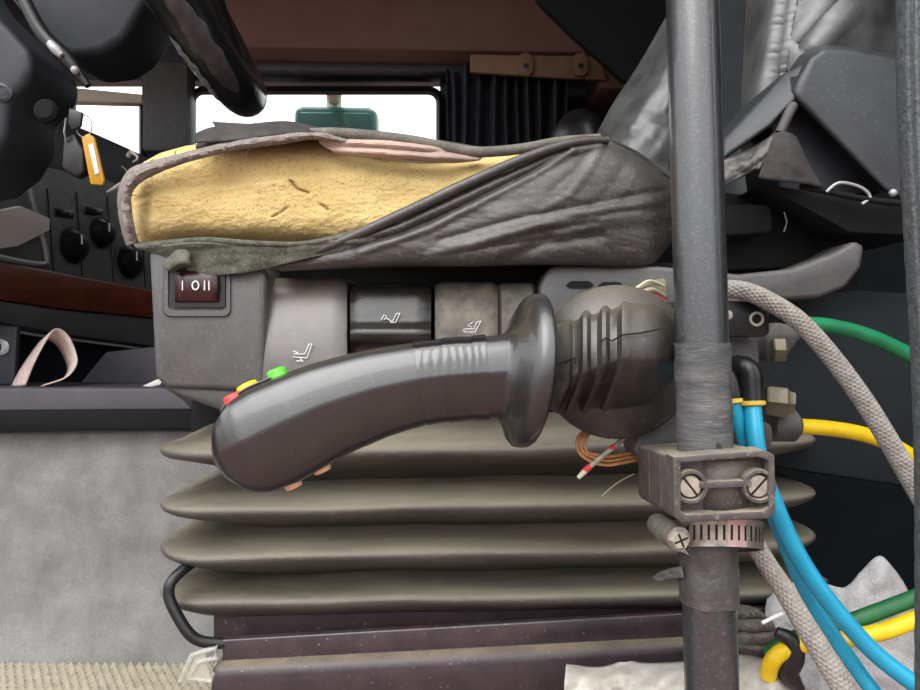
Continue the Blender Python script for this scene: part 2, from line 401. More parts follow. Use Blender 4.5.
# near side of the cab: rear door pillar, lining behind the seat
g = G().box((0.62, 0.3, -0.06), (1.2, 0.36, 1.8)); S('wall_near', g, M['shell'])
g = G().prism([(640, 150), (960, 150), (960, 730), (640, 730)], 1.14, 1.17); S('wall_sill', g, M['tealdark'])
S('wall_plinth', G().box((-0.20, 0.63, 0.0), (0.28, 1.0, P(0, 668, 0.60).z)), M['purple'], bevel=0.006)
# door seal on the right
e = [(899, -420), (899, -40), (899, 60), (902, 150), (907, 240), (913, 340), (917, 450), (918, 560), (918, 740)]
g = G(); n = 110; ep = cr(e, n); rings = []
for i, q in enumerate(ep):
    Y = 0.36; c = P(q[0] + 36, q[1], Y); rx = 36 / F * Y
    rings.append([c + Vector((-rx * math.cos(a) * (1 + 0.012 * math.sin(i * 2.1)), -0.014 * math.sin(a), 0)) for a in [2 * PI * k / 20 for k in range(20)]])
g.loft(rings)
g.tube([P(q[0] + 9, q[1], 0.346) for q in ep], 0.0014, 8)
g.tube([P(q[0] + 17, q[1], 0.342) for q in ep], 0.0012, 8)
S('trim_4', g, M['seal'])

# ------------------------------------------------------------------ engine cover, floor mat, console shelf
TY = 1.08
t = thing('engine_cover', 'grey carpeted engine cover at the left with dark plastic ledge on top', 'engine cover', (-0.6, TY, 0.0))
def dcar(x, y, v, u): return 0.005 * fbm(x / 120, y / 120, 0, 2)
rows = surf([[(-120, 432, TY), (80, 432, TY), (200, 426, TY), (300, 424, TY)], [(-120, 500, TY), (80, 500, TY), (200, 500, TY), (300, 500, TY)],
             [(-120, 600, TY), (80, 600, TY), (200, 600, TY), (300, 600, TY)], [(-120, 667, TY - .02), (80, 669, TY - .02), (200, 669, TY - .02), (300, 668, TY - .02)]], 90, 60, dcar)
g = G().grid(rows); obj('carpet_side', g, M['carpet'], t, solid=0.015, soff=1)
g = G().prism([(-120, 387), (165, 387), (185, 400), (205, 424), (205, 432), (-120, 434)], 1.06, 1.2); obj('ledge', g, M['console'], t, bevel=0.006, seg=3)
g = G().prism([(-120, 411), (190, 409), (206, 426), (206, 431), (90, 431), (-120, 436)], 1.05, 1.062); obj('ledge_edging', g, M['jet'], t, bevel=0.004, label='black edging strip')
# ribbed mat on the floor
def rib(x): return 0.010 * (0.5 + 0.5 * math.sin(x * 480))
rows = []
for i in range(24):
    Y = 0.82 + 0.25 * i / 23
    rows.append([(x0, Y, 0.004 + rib(x0 + (Y - 0.8) * 0.7)) for x0 in [-0.95 + 0.68 * j / 420 for j in range(421)]])
g = G().grid(rows); obj('floor_mat', g, M['mat'], label='tan ribbed rubber floor mat at the foot of the grey carpet', cat='floor mat', solid=0.003, soff=-1)

# ------------------------------------------------------------------ dashboard (faces the driver, runs away to the passenger side)
def DY(x): return 1.14 + 0.0029 * x
def D(x, y, off=0.0):
    p = P(x, y, DY(x)); return p + Vector((0.96, -0.27, 0)) * off
DN = Vector((0.98, -0.2, 0.0))
t = thing('dashboard', 'dark dashboard with rotary knobs and wood strip, behind the seat cushion', 'dashboard', P(70, 320, 1.3))
def slab(tp, bt, th, off=0.0):
    x0, x1 = tp[0][0], tp[-1][0]; rings = []
    for i in range(31):
        x = x0 + (x1 - x0) * i / 30; p, q = D(x, interp(tp, x), off), D(x, interp(bt, x), off); k = Vector((-th, 0, 0))
        rings.append([p, q, q + k, p + k])
    return G().loft(rings)
obj('fascia', slab([(-60, 155), (40, 165), (110, 180), (165, 205), (205, 215)], [(-60, 290), (205, 330)], 0.25), M['dash'], t, bevel=0.006)
a = [P(-130, 95, 1.0), P(-20, 110, 1.1), P(60, 120, 1.35), P(150, 158, 1.62), P(210, 190, 1.75)]
b = [P(-130, 160, 1.0), P(-20, 165, 1.1), P(60, 172, 1.33), P(150, 202, 1.6), P(210, 222, 1.74)]
g = G(); g.loft([[p, q, q + Vector((-.3, 0.0, 0)), p + Vector((-.3, 0.0, 0.02))] for p, q in zip(cr(a, 14), cr(b, 14))]); obj('top_hood', g, M['navy'], t, bevel=0.004)
obj('wood_strip', slab([(-60, 249), (0, 262), (60, 274), (150, 291), (210, 302)], [(-60, 290), (0, 300), (60, 309), (150, 318), (210, 334)], 0.03, 0.012), M['wood'], t, bevel=0.003, label='dark red wood strip')
obj('lower_strip', slab([(-60, 289), (0, 301), (60, 310), (150, 319), (210, 332)], [(-60, 315), (0, 323), (60, 334), (150, 346), (210, 356)], 0.05, 0.006), M['greystrip'], t, bevel=0.003, label='grey strip under the wood')
obj('lower_panel', slab([(22, 329), (60, 336), (210, 356)], [(22, 381), (210, 390)], 0.2, -0.06), M['navy'], t)
def knob(x, y, r):
    g = G().lathe(D(x, y), DN, [(r * 1.35, -0.002), (r * 1.35, 0.003), (r * 1.2, 0.005), (r, 0.006), (r * .92, 0.022), (r * .6, 0.024)], 24)
    k = obj('knob', g, M['black'], t)
    g = G().lathe(D(x, y), DN, [(r * 1.45, -0.001), (r * 1.5, 0.004), (r * 1.36, 0.0045)], 28, cap=False); obj('knob_ring', g, M['greystrip'], k)
    c = D(x, y, 0.0) + DN * 0.0245 + Vector((0, 0, r * .45))
    g = G().box(c - Vector((.001, .0015, r * .35)), c + Vector((.001, .0015, r * .35))); obj('pointer', g, M['white'], k)
knob(71, 246, 0.026); knob(99, 233, 0.024); knob(127, 262, 0.028)
for x, y in ((64, 213), (93, 211)):
    g = G(); aa = [D(x - 9, y - 5, .004), D(x + 9, y - 2, .004), D(x + 9, y + 6, .004), D(x - 9, y + 3, .004)]
    g.loft([aa, [p + Vector((-.02, 0, 0)) for p in aa]]); k = obj('slot_switch', g, M['black'], t, bevel=0.002)
    g = G().ball(D(x + 4, y + 1, .006), .004); obj('lever_tip', g, M['greystrip'], k)
for xs in (48, 77, 108, 140):
    g = G().tube([D(xs - 1, 183 + xs * .12, 0.001), D(xs + 5, 262 + xs * .18, 0.001)], 0.0012, 6); obj('panel_seam', g, M['black'], t)
obj('pocket_trim', G().tube([D(22, 166, .008), D(30, 205, .008), D(43, 255, .008), D(34, 264, .008), D(-40, 250, .008)], 0.005, 10, sub=30), M['silver'], t, label='silver pocket rim')
t2 = slab([(-20, 213), (8, 207), (37, 219)], [(-20, 250), (4, 247), (37, 231)], 0.012, 0.03)
obj('notepad', t2, M['card'], label='grey pad tucked into the silver-rimmed dashboard pocket', cat='notepad', bevel=0.002)
# key lock on its panel and dark lower console pieces
t = thing('lock_panel', 'dark panel with a round metal key lock, left of the looped webbing', 'lock panel', P(5, 388, 1.1))
obj('plate', G().prism([(-60, 322), (17, 326), (14, 385), (-60, 385)], 1.10, 1.112), M['navy'], t, bevel=0.004)
k = obj('lock_barrel', G().lathe(P(2, 347, 1.1), (0.15, -1, 0), [(0.013, 0), (0.013, 0.006), (0.009, 0.008), (0.008, 0.004), (0.001, 0.004)], 24), M['silver'], t)
obj('key_slot', G().box(P(2, 347, 1.1) + Vector((-.001, -.0062, -.005)), P(2, 347, 1.1) + Vector((.001, -.004, .005))), M['hole'], k)
g = G().prism([(70, 395), (105, 352), (230, 338), (230, 400), (70, 400)], 1.22, 1.3)
obj('lower_console', g, M['console'], label='purplish grey console panel below the dashboard, behind the webbing loop', cat='console', bevel=0.006)
# looped webbing
up = [(18, 386), (28, 365), (40, 345), (50, 334), (62, 340), (70, 355), (72, 368), (62, 380), (42, 386)]
g = G(); c = cr([P(x, y, 1.09 - .012 * math.sin(i)) for i, (x, y) in enumerate(up)], 50)
rows = []
for i, p in enumerate(c):
    k = i / 49.0; w = Vector((0.042 - .014 * k, -0.03, 0.004 + 0.012 * math.sin(k * 3)))
    rows.append([p - w * .5, p - w * .15, p + w * .15, p + w * .5])
g.grid(rows); obj('webbing_loop', g, M['strap'], label='pale pink webbing folded in a loop on the dark ledge', cat='strap', solid=0.002)
g = G().prism([(142, 386), (158, 379), (163, 380), (160, 385), (150, 387)], 1.075, 1.09)
obj('paper_scrap', g, M['white'], label='small pale paper scrap lying on the ledge beside the seat', cat='paper', bevel=0.001)

# ------------------------------------------------------------------ steering column and wheel
t = thing('steering_column', 'dark plastic steering column shroud at the upper left', 'steering column', P(20, 200, 0.9))
g = G().prismb([(-60, -40), (-10, -25), (18, 20), (60, 62), (80, 84), (82, 100), (74, 116), (60, 128), (58, 158), (44, 182), (20, 200), (-60, 216)], 0.84, 0.95)
obj('lower_shroud', g, M['navy'], t, bevel=0.012, seg=4)
g = G().prismb([(30, -30), (38, 10), (70, 52), (96, 80), (110, 86), (138, 82), (158, 70), (182, 30), (186, -30)], 0.97, 1.08)
obj('upper_shroud', g, M['navy'], t, bevel=0.012, seg=4)
g = G().tube([P(10, -30, .83), P(40, 30, .83), P(66, 58, .83), P(88, 86, .83)], [.007, .008, .009, .01, .004], 12, sub=20); k = obj('stalk', g, M['black'], t)
g = G().tube([P(50, 43, .82), P(62, 56, .82)], [.005, .0065, .004], 10, sub=8); g.ball(P(75, 70, .82), .005); obj('stalk_ring', g, M['silver'], k)
g = G().lathe(P(48, 112, .842), (0.1, -1, 0), [(.014, 0), (.014, .006), (.01, .01), (.003, .01)], 20); obj('ignition_barrel', g, M['jet'], t)
g = G().lathe(P(3, 93, .842), (0.1, -1, 0), [(.012, 0), (.012, .002), (.008, .003), (.008, .001)], 20); obj('screw_well', g, M['black'], t)
t = thing('steering_wheel', 'black steering wheel with torn leather rim at the top left', 'steering wheel', P(236, 105, .87))
wc = P(120, -126, 0.88); tip = P(233, 84, 0.88); dirn = (wc - tip); R = 0.225
dirn = dirn.normalized(); wc = tip + dirn * R; yh = Vector((-0.02, 1, 0.0)).normalized()
ring = [wc - dirn * (R * math.cos(a)) + yh * (R * math.sin(a)) for a in [2 * PI * i / 96 for i in range(97)]]
g = G(); g.tube(ring[:-1] + [ring[0]], 0.028, 20, cap=False); rim = obj('rim', g, mat('wheel_leather', (20, 22, 24), (30, 31, 33), scale=40, rough=0.22, bump=0.15, bscale=200), t)
nrm = dirn.cross(yh).normalized()
if nrm.y > 0: nrm = -nrm
def on_rim(a, b, h):      # point on the rim tube: along angle a, round angle b
    c = wc - dirn * (R * math.cos(a)) + yh * (R * math.sin(a)); o_ = (c - wc).normalized()
    return c + (o_ * math.cos(b) + nrm * math.sin(b)) * h
def rimpatch(a0, a1, b0, b1, h, ragged):
    h += .0045
    rows = []
    for i in range(24):
        u = i / 23; rows.append([])
        for j in range(9):
            v = j / 8; w = math.sin(PI * u) ** .5
            rows[-1].append(on_rim(a0 + (a1 - a0) * u, (b0 + b1) / 2 + (b1 - b0) * (v - .5) * w * (1 + ragged * nse(u * 9, v * 2)), h + .0015 * nse(u * 12, v * 9)))
    return G().grid(rows)
obj('torn_patch', rimpatch(-0.80, -0.12, -0.55, 0.35, .0245, .5), mat('torn_rim_lining', (86, 80, 84), (62, 58, 62), scale=60, rough=0.6), rim, solid=.001, label='torn grey lining patch')
obj('peeled_edge', rimpatch(-0.55, -0.05, 0.75, 1.25, .0246, .5), mat('shiny_peel', (150, 158, 160), (90, 98, 100), scale=90, rough=0.25), rim, solid=.001, label='shiny peeled edge')
for a in (0.9, -0.9 + PI, PI + .9, -0.9):
    g = G(); q = wc - dirn * (R * math.cos(a)) + yh * (R * math.sin(a)); g.tube([q, wc + (q - wc) * .3 - nrm * .03], [.012, .018], 10); obj('spoke', g, M['black'], t)
g = G().lathe(wc - nrm * .06, nrm, [(.05, 0), (.09, .02), (.09, .05), (.06, .065), (.01, .07)], 28); obj('hub', g, M['navy'], t)
# keys
t = thing('key_ring', 'keys with a yellow tag and black fob hanging from the ignition', 'keys', P(92, 186, .86))
obj('tag', G().prism([(81, 137), (88, 133), (94, 137), (104, 180), (102, 185), (90, 184)], .845, .85), M['keytag'], t, bevel=.0015, label='yellow plastic tag')
obj('tag_window', G().prism([(88, 145), (93, 143), (99, 173), (95, 175)], .8435, .846), M['card'], t, bevel=.0006)
obj('fob', G().prism([(62, 138), (74, 132), (84, 150), (84, 172), (76, 178), (60, 168)], .86, .875), M['black'], t, bevel=.004, seg=3, label='black key fob')
obj('ring', G().tube([P(84 + 8 * math.cos(a), 126 + 11 * math.sin(a), .853) for a in [2 * PI * i / 30 for i in range(31)]], .0009, 8), M['silver'], t)
obj('key', G().prism([(69, 108), (82, 112), (80, 126), (72, 130), (67, 122)], .843, .848), M['black'], t, bevel=.001)
obj('chain', G().tube([P(66, 118, .85), P(64, 132, .85), P(66, 142, .86)], .0012, 6), M['silver'], t)

# ------------------------------------------------------------------ far side: mirror, curtain, rail, bunk
t = thing('wing_mirror', 'wing mirror outside the passenger window, tinted teal for flare', 'mirror', P(335, 170, 2.7))
g = G().prism([(294, 108), (302, 105), (368, 106), (377, 110), (378, 165), (370, 170), (300, 170), (292, 165)], 2.66, 2.76); obj('housing', g, M['mirrorteal'], t, bevel=.02, seg=3)
g = G().prism([(300, 112), (370, 113), (370, 163), (300, 163)], 2.655, 2.665); obj('mirror_face', g, mat('mirror_glass', (110, 150, 145), rough=.2, metal=.6), t, bevel=.004)  # flare tint put into the mirror face colour as well
g = G().tube([P(334, 112, 2.75), P(334, 96, 2.75), P(334, 92, 2.5), P(334, 70, 2.305)], .03, 10); obj('bracket', g, M['beige'], t)
rows = []
for i in range(20):
    z = 45 + (240 - 45) * i / 19; row = []
    for j in range(160):
        u = j / 159; x = 446 + 122 * u + 4 * math.sin(u * 9 + i * .2) * (i / 19) + (8 * math.sin(PI * u) if i < 3 else 0) * 0
        yy = z + (22 + 6 * math.sin(u * 23)) * max(0, 1 - i / 4)
        row.append(P(x, yy, 2.1 + .03 * math.sin(u * 62 + 1.5 * math.sin(u * 11)) + .012 * math.sin(u * 25)))
    rows.append(row)
obj('curtain', G().grid(rows), M['curtain'], label='dark gathered curtain beside the passenger window', cat='curtain', solid=.003)
t = thing('curtain_rail', 'tan plastic rail with two screw tabs above the dark curtain', 'curtain rail', P(540, 78, 2.02))
obj('rail', G().prism([(470, 54), (600, 56), (606, 80), (560, 78), (470, 72)], 2.03, 2.048), M['tan'], t, bevel=.004)
for x in (526, 581):
    g = G().prism([(x - 5, 53), (x + 3, 52), (x + 8, 58), (x + 8, 71), (x + 3, 76), (x - 5, 75), (x - 8, 70), (x - 8, 58)], 2.015, 2.035)
    k = obj('tab', g, M['tan'], t, bevel=.004); obj('screw', G().lathe(P(x, 66, 2.016), (0, -1, 0), [(.008, 0), (.008, .003), (.002, .003)], 16), M['black'], k)
g = G().prism([(526, -60), (536, 0), (570, 34), (622, 80), (648, 92), (760, 92), (760, -60)], 1.55, 1.575)
obj('folded_bunk', g, M['jet'], label='dark folded bunk panel behind the top of the seat backrest', cat='bunk', bevel=.01)
t = thing('far_seat', 'dark far seat whose rounded top shows below the curtain', 'seat', P(575, 900, 1.5))
zt = P(572, 106, 1.5).z; xc = P(572, 106, 1.5).x
g = G(); rings = []
for k, (f, dz_) in enumerate(((1.15, -1.0 * (zt - .45)), (1.1, -.5), (1.0, -.15), (.97, -.06), (.85, -.025), (.6, -.006), (.1, 0))):
    rings.append([Vector((xc + .02 + .3 * min(0, dz_ + .1) * -.35 + .062 * f * math.cos(a) + dz_ * -.12, 1.6 + .17 * f * math.sin(a), zt + dz_)) for a in [2 * PI * q / 32 for q in range(32)]])
g.loft(rings); obj('backrest', g, M['black'], t)
g = G().box((xc - .35, 1.42, 0.0), (xc + .3, 1.8, .46)); obj('base', g, M['black'], t, bevel=.02)

# ------------------------------------------------------------------ driver seat
SY = 0.62
seat = thing('driver_seat', 'worn driver seat with torn cushion showing yellow foam, in the middle', 'seat', (0.0, 0.85, 0.02))
# foam block: sections across, from the front edge of the seat to its back
top = [(128, 196), (134, 176), (142, 163), (160, 153), (185, 146), (220, 141), (270, 138), (320, 138), (345, 146), (380, 156), (430, 160), (470, 157), (510, 151), (560, 146), (610, 146), (650, 168), (668, 195)]
bot = [(128, 226), (134, 240), (142, 246), (160, 243), (200, 240), (260, 243), (320, 246), (400, 250), (470, 254), (560, 254), (610, 252), (650, 240), (668, 215)]
def foam_disp(x, y):
    d = 0.0
    ridge = 195 - 12 * min(1, max(0, (x - 150) / 100.0)) - 14 * min(1, max(0, (x - 250) / 120.0))
    if x > 148: d -= 0.0055 * (1 / (1 + math.exp(-(y - ridge) / 0.8))) * min(1, (x - 148) / 2.5) * (1 - min(1, max(0, (x - 270) / 90)))
    d += 0.006 * gs(seg_d((x, y), [(291, 181), (297, 189), (309, 193)]), 1.1) + 0.005 * gs(seg_d((x, y), [(322, 205), (328, 210)]), 1.1)
    d += 0.004 * gs(seg_d((x, y), [(383, 150), (395, 152)]), 1.5) + 0.003 * gs(seg_d((x, y), [(272, 217), (282, 212), (288, 207)]), 0.9)
    d += 0.0035 * fbm(x / 50, y / 34, 1, 2) + 0.0009 * fbm(x / 7, y / 4, 2, 4) + 0.0012 * max(0, fbm(x / 10, y / 5, 12, 3) - .35)
    d += 0.004 * gs(seg_d((x, y), [(137, 200), (150, 196)]), 3)
    return d
rings = []; NU = 230
for i in range(NU):
    x = 126 + 502 * i / (NU - 1)
    a, b = interp(top, x), interp(bot, x); ring = []
    m = 78
    for j in range(m + 1):                 # near face bottom -> top
        v = j / m; y = b + (a - b) * v; s = abs(2 * v - 1)
        ex = 0.03 * max(0, 1 - (x - 128) / 22.0) ** 2
        Y = SY - 0.012 + 0.03 * s ** 5 + ex + foam_disp(x, y)
        ring.append(P(x, y, Y))
    tp, bt = ring[-1], ring[0]
    for k in range(1, 9): ring.append(Vector((tp.x, tp.y + (1.08 - tp.y) * k / 8, tp.z + 0.004 * math.sin(PI * k / 8))))
    ring.append(Vector((bt.x, 1.08, bt.z)))
    rings.append(ring)
foam = obj('foam', G().loft(rings), M['foam'], seat, ang=60, label='exposed yellow foam')
# front/top skin of torn cover: fleecy band running down the front and along the upper edge
band_o = [(128, 246, .612), (122, 225, .606), (119, 203, .604), (121, 186, .604), (131, 170, .600), (150, 163, .598), (185, 154, .594), (230, 143, .594), (275, 135, .594), (315, 133, .597), (348, 139, .605)]
band_i = [(137, 242, .606), (133, 225, .597), (130, 206, .595), (131, 192, .594), (141, 181, .592), (160, 171, .590), (190, 160, .588), (235, 149, .588), (280, 143, .588), (315, 138, .592), (350, 145, .602)]
band_m = [((a[0] + b[0]) / 2, (a[1] + b[1]) / 2, min(a[2], b[2]) - .006) for a, b in zip(band_o, band_i)]
def dband(x, y, v, u): return .003 * fbm(x / 14, y / 9, 5) + .0012 * fbm(x / 3, y / 3, 6)
rows = surf([band_o, band_m, band_i], 120, 10, dband)
band = obj('cover_edge', G().grid(rows), M['fleece'], seat, solid=.003, label='fleecy torn cover edge')
rnd = random.Random(3)
for k in range(26):
    i = rnd.randrange(118); p = rows[rnd.choice((0, 9))][i]; a = rnd.uniform(0, 6.28); l = rnd.uniform(.004, .010)
    d = Vector((math.cos(a), -.3, math.sin(a))) * l
    obj('thread', G().tube([p, p + d * .5 + Vector((0, 0, .001)), p + d], [.0005, .0002], 5), M['fleece'], band)
for q in [[(121, 184, .603), (113, 189, .603), (107, 192, .604)], [(128, 156, .62), (131, 152, .615), (138, 158, .61), (133, 162, .61)]]:
    obj('thread', G().tube(px(q), [.002, .0008], 6, sub=8), M['fleece'], band)
# dark top skin and ragged flap lying on the foam
back = 1.07
def row_top(Y, dy): return [(x, interp(top, x) - 6 + dy, Y) for x in (140, 170, 200, 240, 280, 320)]
ts = [[(196, 148, .614), (206, 146, .612), (218, 142, .61), (235, 139, .606), (280, 134, .604), (330, 132, .606), (390, 139, .612), (440, 147, .62), (480, 151, .622)],
      [(198, 144, .65), (206, 140, .65), (218, 135, .645), (235, 131, .64), (280, 128, .636), (330, 130, .64), (390, 136, .65), (440, 142, .65), (480, 148, .65)],
      [(200, 150, .75), (208, 147, .75), (220, 142, .75), (240, 140, .75), (285, 138, .75), (330, 142, .75), (390, 146, .75), (440, 150, .75), (480, 156, .75)],
      [(190, 218, 1.07), (200, 215, 1.07), (225, 213, 1.07), (255, 210, 1.07), (290, 208, 1.07), (330, 210, 1.07), (380, 212, 1.07), (420, 214, 1.07), (450, 216, 1.07)]]
obj('top_cover', G().grid(surf(ts, 90, 40, lambda x, y, v, u: .004 * fbm(x / 20, y / 8, 9))), M['leatherback'], seat, solid=.0025)
fl = [[(196, 134, .612), (212, 128, .611), (235, 127, .609), (255, 124, .606), (285, 122, .606), (310, 126, .607), (328, 133, .61)],
      [(196, 138, .60), (216, 134, .598), (240, 132, .597), (262, 130, .595), (290, 128, .595), (312, 131, .597), (330, 135, .602)],
      [(196, 143, .596), (216, 142, .592), (240, 140, .59), (262, 137, .588), (290, 134, .588), (312, 134, .592), (330, 137, .6)]]
obj('torn_flap', G().grid(surf(fl, 60, 12, lambda x, y, v, u: .0035 * fbm(x / 12, y / 6, 11))), M['leatherback'], seat, solid=.002, label='ragged dark flap of cover')
sp = [[(212, 121.5, .603), (213, 122, .603), (214, 122.5, .603)], [(216, 129, .60), (230, 126, .602), (256, 125, .603)], [(214, 135, .598), (232, 133, .598), (258, 131, .6)]]
obj('torn_point', G().grid(surf(sp, 20, 10)), M['leatherback'], seat, solid=.0015, label='pointed torn scrap of cover')
# pinkish lining rolled out behind the foam edge
ln = [[(318, 140, .604), (345, 138, .602), (380, 138, .603), (420, 142, .606), (455, 150, .61), (482, 157, .614)],
      [(322, 145, .598), (350, 145, .594), (385, 146, .592), (425, 150, .594), (455, 156, .6), (480, 159, .608)],
      [(335, 152, .600), (360, 156, .597), (395, 160, .596), (430, 163, .597), (458, 162, .602), (478, 160, .608)]]
obj('lining', G().grid(surf(ln, 80, 26, lambda x, y, v, u: .0026 * math.sin((y - .10 * (x - 320)) * .62 + .02 * x + 1.2 * nse(x / 40, y / 14)) + .0008 * fbm(x / 16, y / 6))), M['lining'], seat, solid=.002, label='pinkish lining folded out')
g = G().tube(px([(300, 134, .60), (335, 133, .598), (375, 136, .598), (415, 141, .60), (450, 148, .604), (480, 152, .606), (520, 149, .606), (560, 142, .603), (600, 139, .604)]), .0046, 10, sub=50); obj('top_seam', g, M['roll'], seat)
# smooth leather side of the cover, hanging over the rear half
folds = [([(290, 259), (340, 246), (400, 226), (460, 199), (520, 171), (565, 152), (600, 145)], 4.0, -.006), ([(360, 252), (430, 228), (500, 190), (548, 165), (572, 150)], 4.5, -.005),
         ([(330, 250), (400, 234), (470, 203), (530, 173), (568, 150)], 3.0, .006),
         ([(430, 256), (510, 232), (580, 215), (660, 200)], 5, -.0035), ([(440, 240), (520, 218), (590, 205), (665, 190)], 4, .003), ([(560, 236), (610, 222), (668, 216)], 5, -.003),
         ([(600, 150), (588, 172), (570, 195), (540, 212)], 4, -.0018), ([(628, 160), (612, 185), (590, 208)], 4, .0014), ([(500, 262), (545, 243), (600, 236)], 6, .004),
         ([(470, 246), (540, 226), (640, 214)], 3, -.002), ([(592, 148), (578, 168), (552, 190)], 4, .0012), ([(640, 168), (625, 190), (612, 206)], 3, -.001), ([(420, 258), (500, 246), (600, 230)], 2.5, .0012), ([(480, 232), (560, 214), (640, 205)], 2.5, -.0012)]
def dlea(x, y, v, u):
    d = 0
    for pl, w, h in folds: d += h * gs(seg_d((x, y), pl), w)
    return d * .62 + .0012 * fbm(x / 50, y / 25, 4, 2) + .00035 * fbm((x + 2 * y) / 30, (y - .25 * x) / 4, 8, 3)
le = [[(262, 266, .606), (330, 247, .596), (400, 216, .590), (470, 184, .588), (530, 158, .590), (575, 143, .594), (606, 141, .602), (640, 158, .615), (672, 182, .64)],
      [(268, 268, .602), (335, 255, .590), (405, 236, .584), (470, 213, .582), (530, 190, .583), (580, 172, .585), (615, 170, .590), (648, 182, .60), (674, 200, .63)],
      [(275, 269, .602), (340, 262, .590), (408, 253, .583), (472, 243, .581), (534, 230, .582), (586, 220, .585), (625, 218, .590), (652, 222, .60), (674, 224, .63)],
      [(282, 270, .605), (345, 267, .598), (410, 265, .594), (474, 264, .592), (536, 262, .594), (588, 262, .596), (628, 263, .600), (652, 260, .608), (670, 242, .635)],
      [(284, 268, .63), (346, 266, .63), (411, 264, .63), (475, 263, .63), (537, 261, .63), (588, 261, .63), (628, 262, .63), (650, 259, .64), (668, 242, .66)]]
side = obj('side_cover', G().grid(surf(le, 200, 80, dlea)), M['leather'], seat, ang=80, solid=.0025, label='wrinkled dark leather side')
g = G().tube(px([(285, 262, .597), (330, 246, .588), (400, 215, .582), (470, 182, .580), (530, 156, .582), (575, 142, .588), (608, 140, .597)]), [.002, .0038, .0046, .0046, .0044, .004, .003], 12, sub=60); obj('rolled_hem', g, M['leather'], side)
# top of cushion continuing to the backrest
tc2 = [[(560, 143, .60), (606, 140, .602), (640, 157, .615), (676, 184, .64)], [(565, 146, .70), (606, 145, .70), (640, 158, .70), (676, 178, .70)], [(560, 200, 1.07), (600, 200, 1.07), (630, 200, 1.07), (660, 205, 1.07)]]
obj('rear_cover', G().grid(surf(tc2, 40, 24, lambda x, y, v, u: .003 * fbm(x / 15, y / 10))), M['leatherback'], seat, solid=.0025)
# hanging bottom flap
fp = [[(134, 244, .607), (160, 242, .60), (200, 239, .598), (250, 242, .597), (300, 243, .596), (345, 234, .592), (385, 222, .59)],
      [(136, 247, .600), (162, 247, .594), (200, 243, .588), (250, 246, .586), (300, 246, .587), (345, 240, .588), (385, 228, .588)],
      [(150, 250, .602), (168, 258, .598), (205, 258, .59), (250, 256, .588), (300, 252, .588), (345, 246, .588), (385, 232, .588)],
      [(162, 256, .606), (175, 270, .60), (208, 275, .594), (248, 272, .591), (300, 260, .59), (345, 250, .59), (385, 236, .59)]]
flap = obj('bottom_flap', G().grid(surf(fp, 110, 24, lambda x, y, v, u: .002 * fbm(x / 24, y / 12, 8, 2) - .003 * gs(y - 248 + .02 * x, 2.5))), M['flap'], seat, solid=.003, label='grey-green fabric flap')
g = G().tube(px([(140, 246, .600), (165, 243, .592), (205, 240, .586), (250, 243, .584), (300, 244, .585), (345, 237, .585)]), [.0014, .0022, .0026, .0024, .0022, .0015], 10, sub=40); obj('flap_hem', g, M['flap'], flap)
curl = [[(166, 262, .594), (176, 252, .59), (186, 250, .587), (190, 256, .585)], [(163, 266, .588), (172, 258, .584), (184, 256, .582), (189, 260, .583)], [(168, 270, .584), (177, 264, .58), (186, 262, .58), (190, 264, .583)], [(172, 272, .592), (180, 268, .59), (188, 266, .588), (191, 267, .588)]]
obj('curled_corner', G().grid(surf(curl, 20, 16)), M['flap'], flap, solid=.002)
# frame under the cushion, coloured near-black to stand for the shadowed recess
g = G().prism([(258, 262), (700, 262), (860, 262), (860, 440), (190, 440), (190, 400)], 0.665, 1.04); obj('base_frame', g, M['hole'], seat, bevel=.004)
# control box with rocker switch
g = G().prism([(148, 250), (258, 262), (266, 275), (264, 384), (256, 392), (166, 388), (154, 378)], 0.598, 0.70)
box = obj('control_box', g, M['greyplastic'], seat, bevel=.007, seg=4)
g = G().prism([(158, 386), (262, 390), (250, 420), (222, 412), (200, 404)], 0.602, 0.70); obj('box_underside', g, M['darkgrey'], seat, bevel=.005)
g = G().loft([px(rrect(162, 232, 262, 318, 8), .5995), px(rrect(164, 230, 262, 316, 7), .5955), px(rrect(168, 226, 264, 310, 5), .5955), px(rrect(169, 225, 265, 309, 5), .5995)], True, False); obj('switch_bezel', g, M['greyplastic'], box)
g = G().loft([px(rrect(171, 225, 266, 307, 2), .5995), px(rrect(171, 225, 266, 307, 2), .594), px(rrect(174, 220, 270, 303, 2), .594)]); g.m = [0] * len(g.f); obj('switch_frame', g, M['black'], box)
rows = []
for i in range(14):
    y = 271 + 31 * i / 13; Yd = .5935 - .0032 + .0026 * ((i - 6.5) / 6.5) ** 2
    rows.append([P(x, y, Yd) for x in (175, 186, 198, 209, 218)])
g = G().grid(rows)
def lets(pts, closed=False, w=.7):
    o = G(); o.tube([P(x, y, .5892) for x, y in pts], w / F * .28, 6); return o
for q in ([(182.5, 281), (182.5, 290)], [(204.5, 281), (204.5, 290)], [(209, 281), (209, 290)], [(195.5 + 3.2 * math.cos(a), 285.5 + 4.2 * math.sin(a)) for a in [2 * PI * i / 20 for i in range(21)]]):
    l = lets(q); g.add(l.v, l.f, 1)
obj('rocker_switch', g, [M['redsw'], M['white']], box, solid=.0008, label='dark red rocker switch marked I O II')
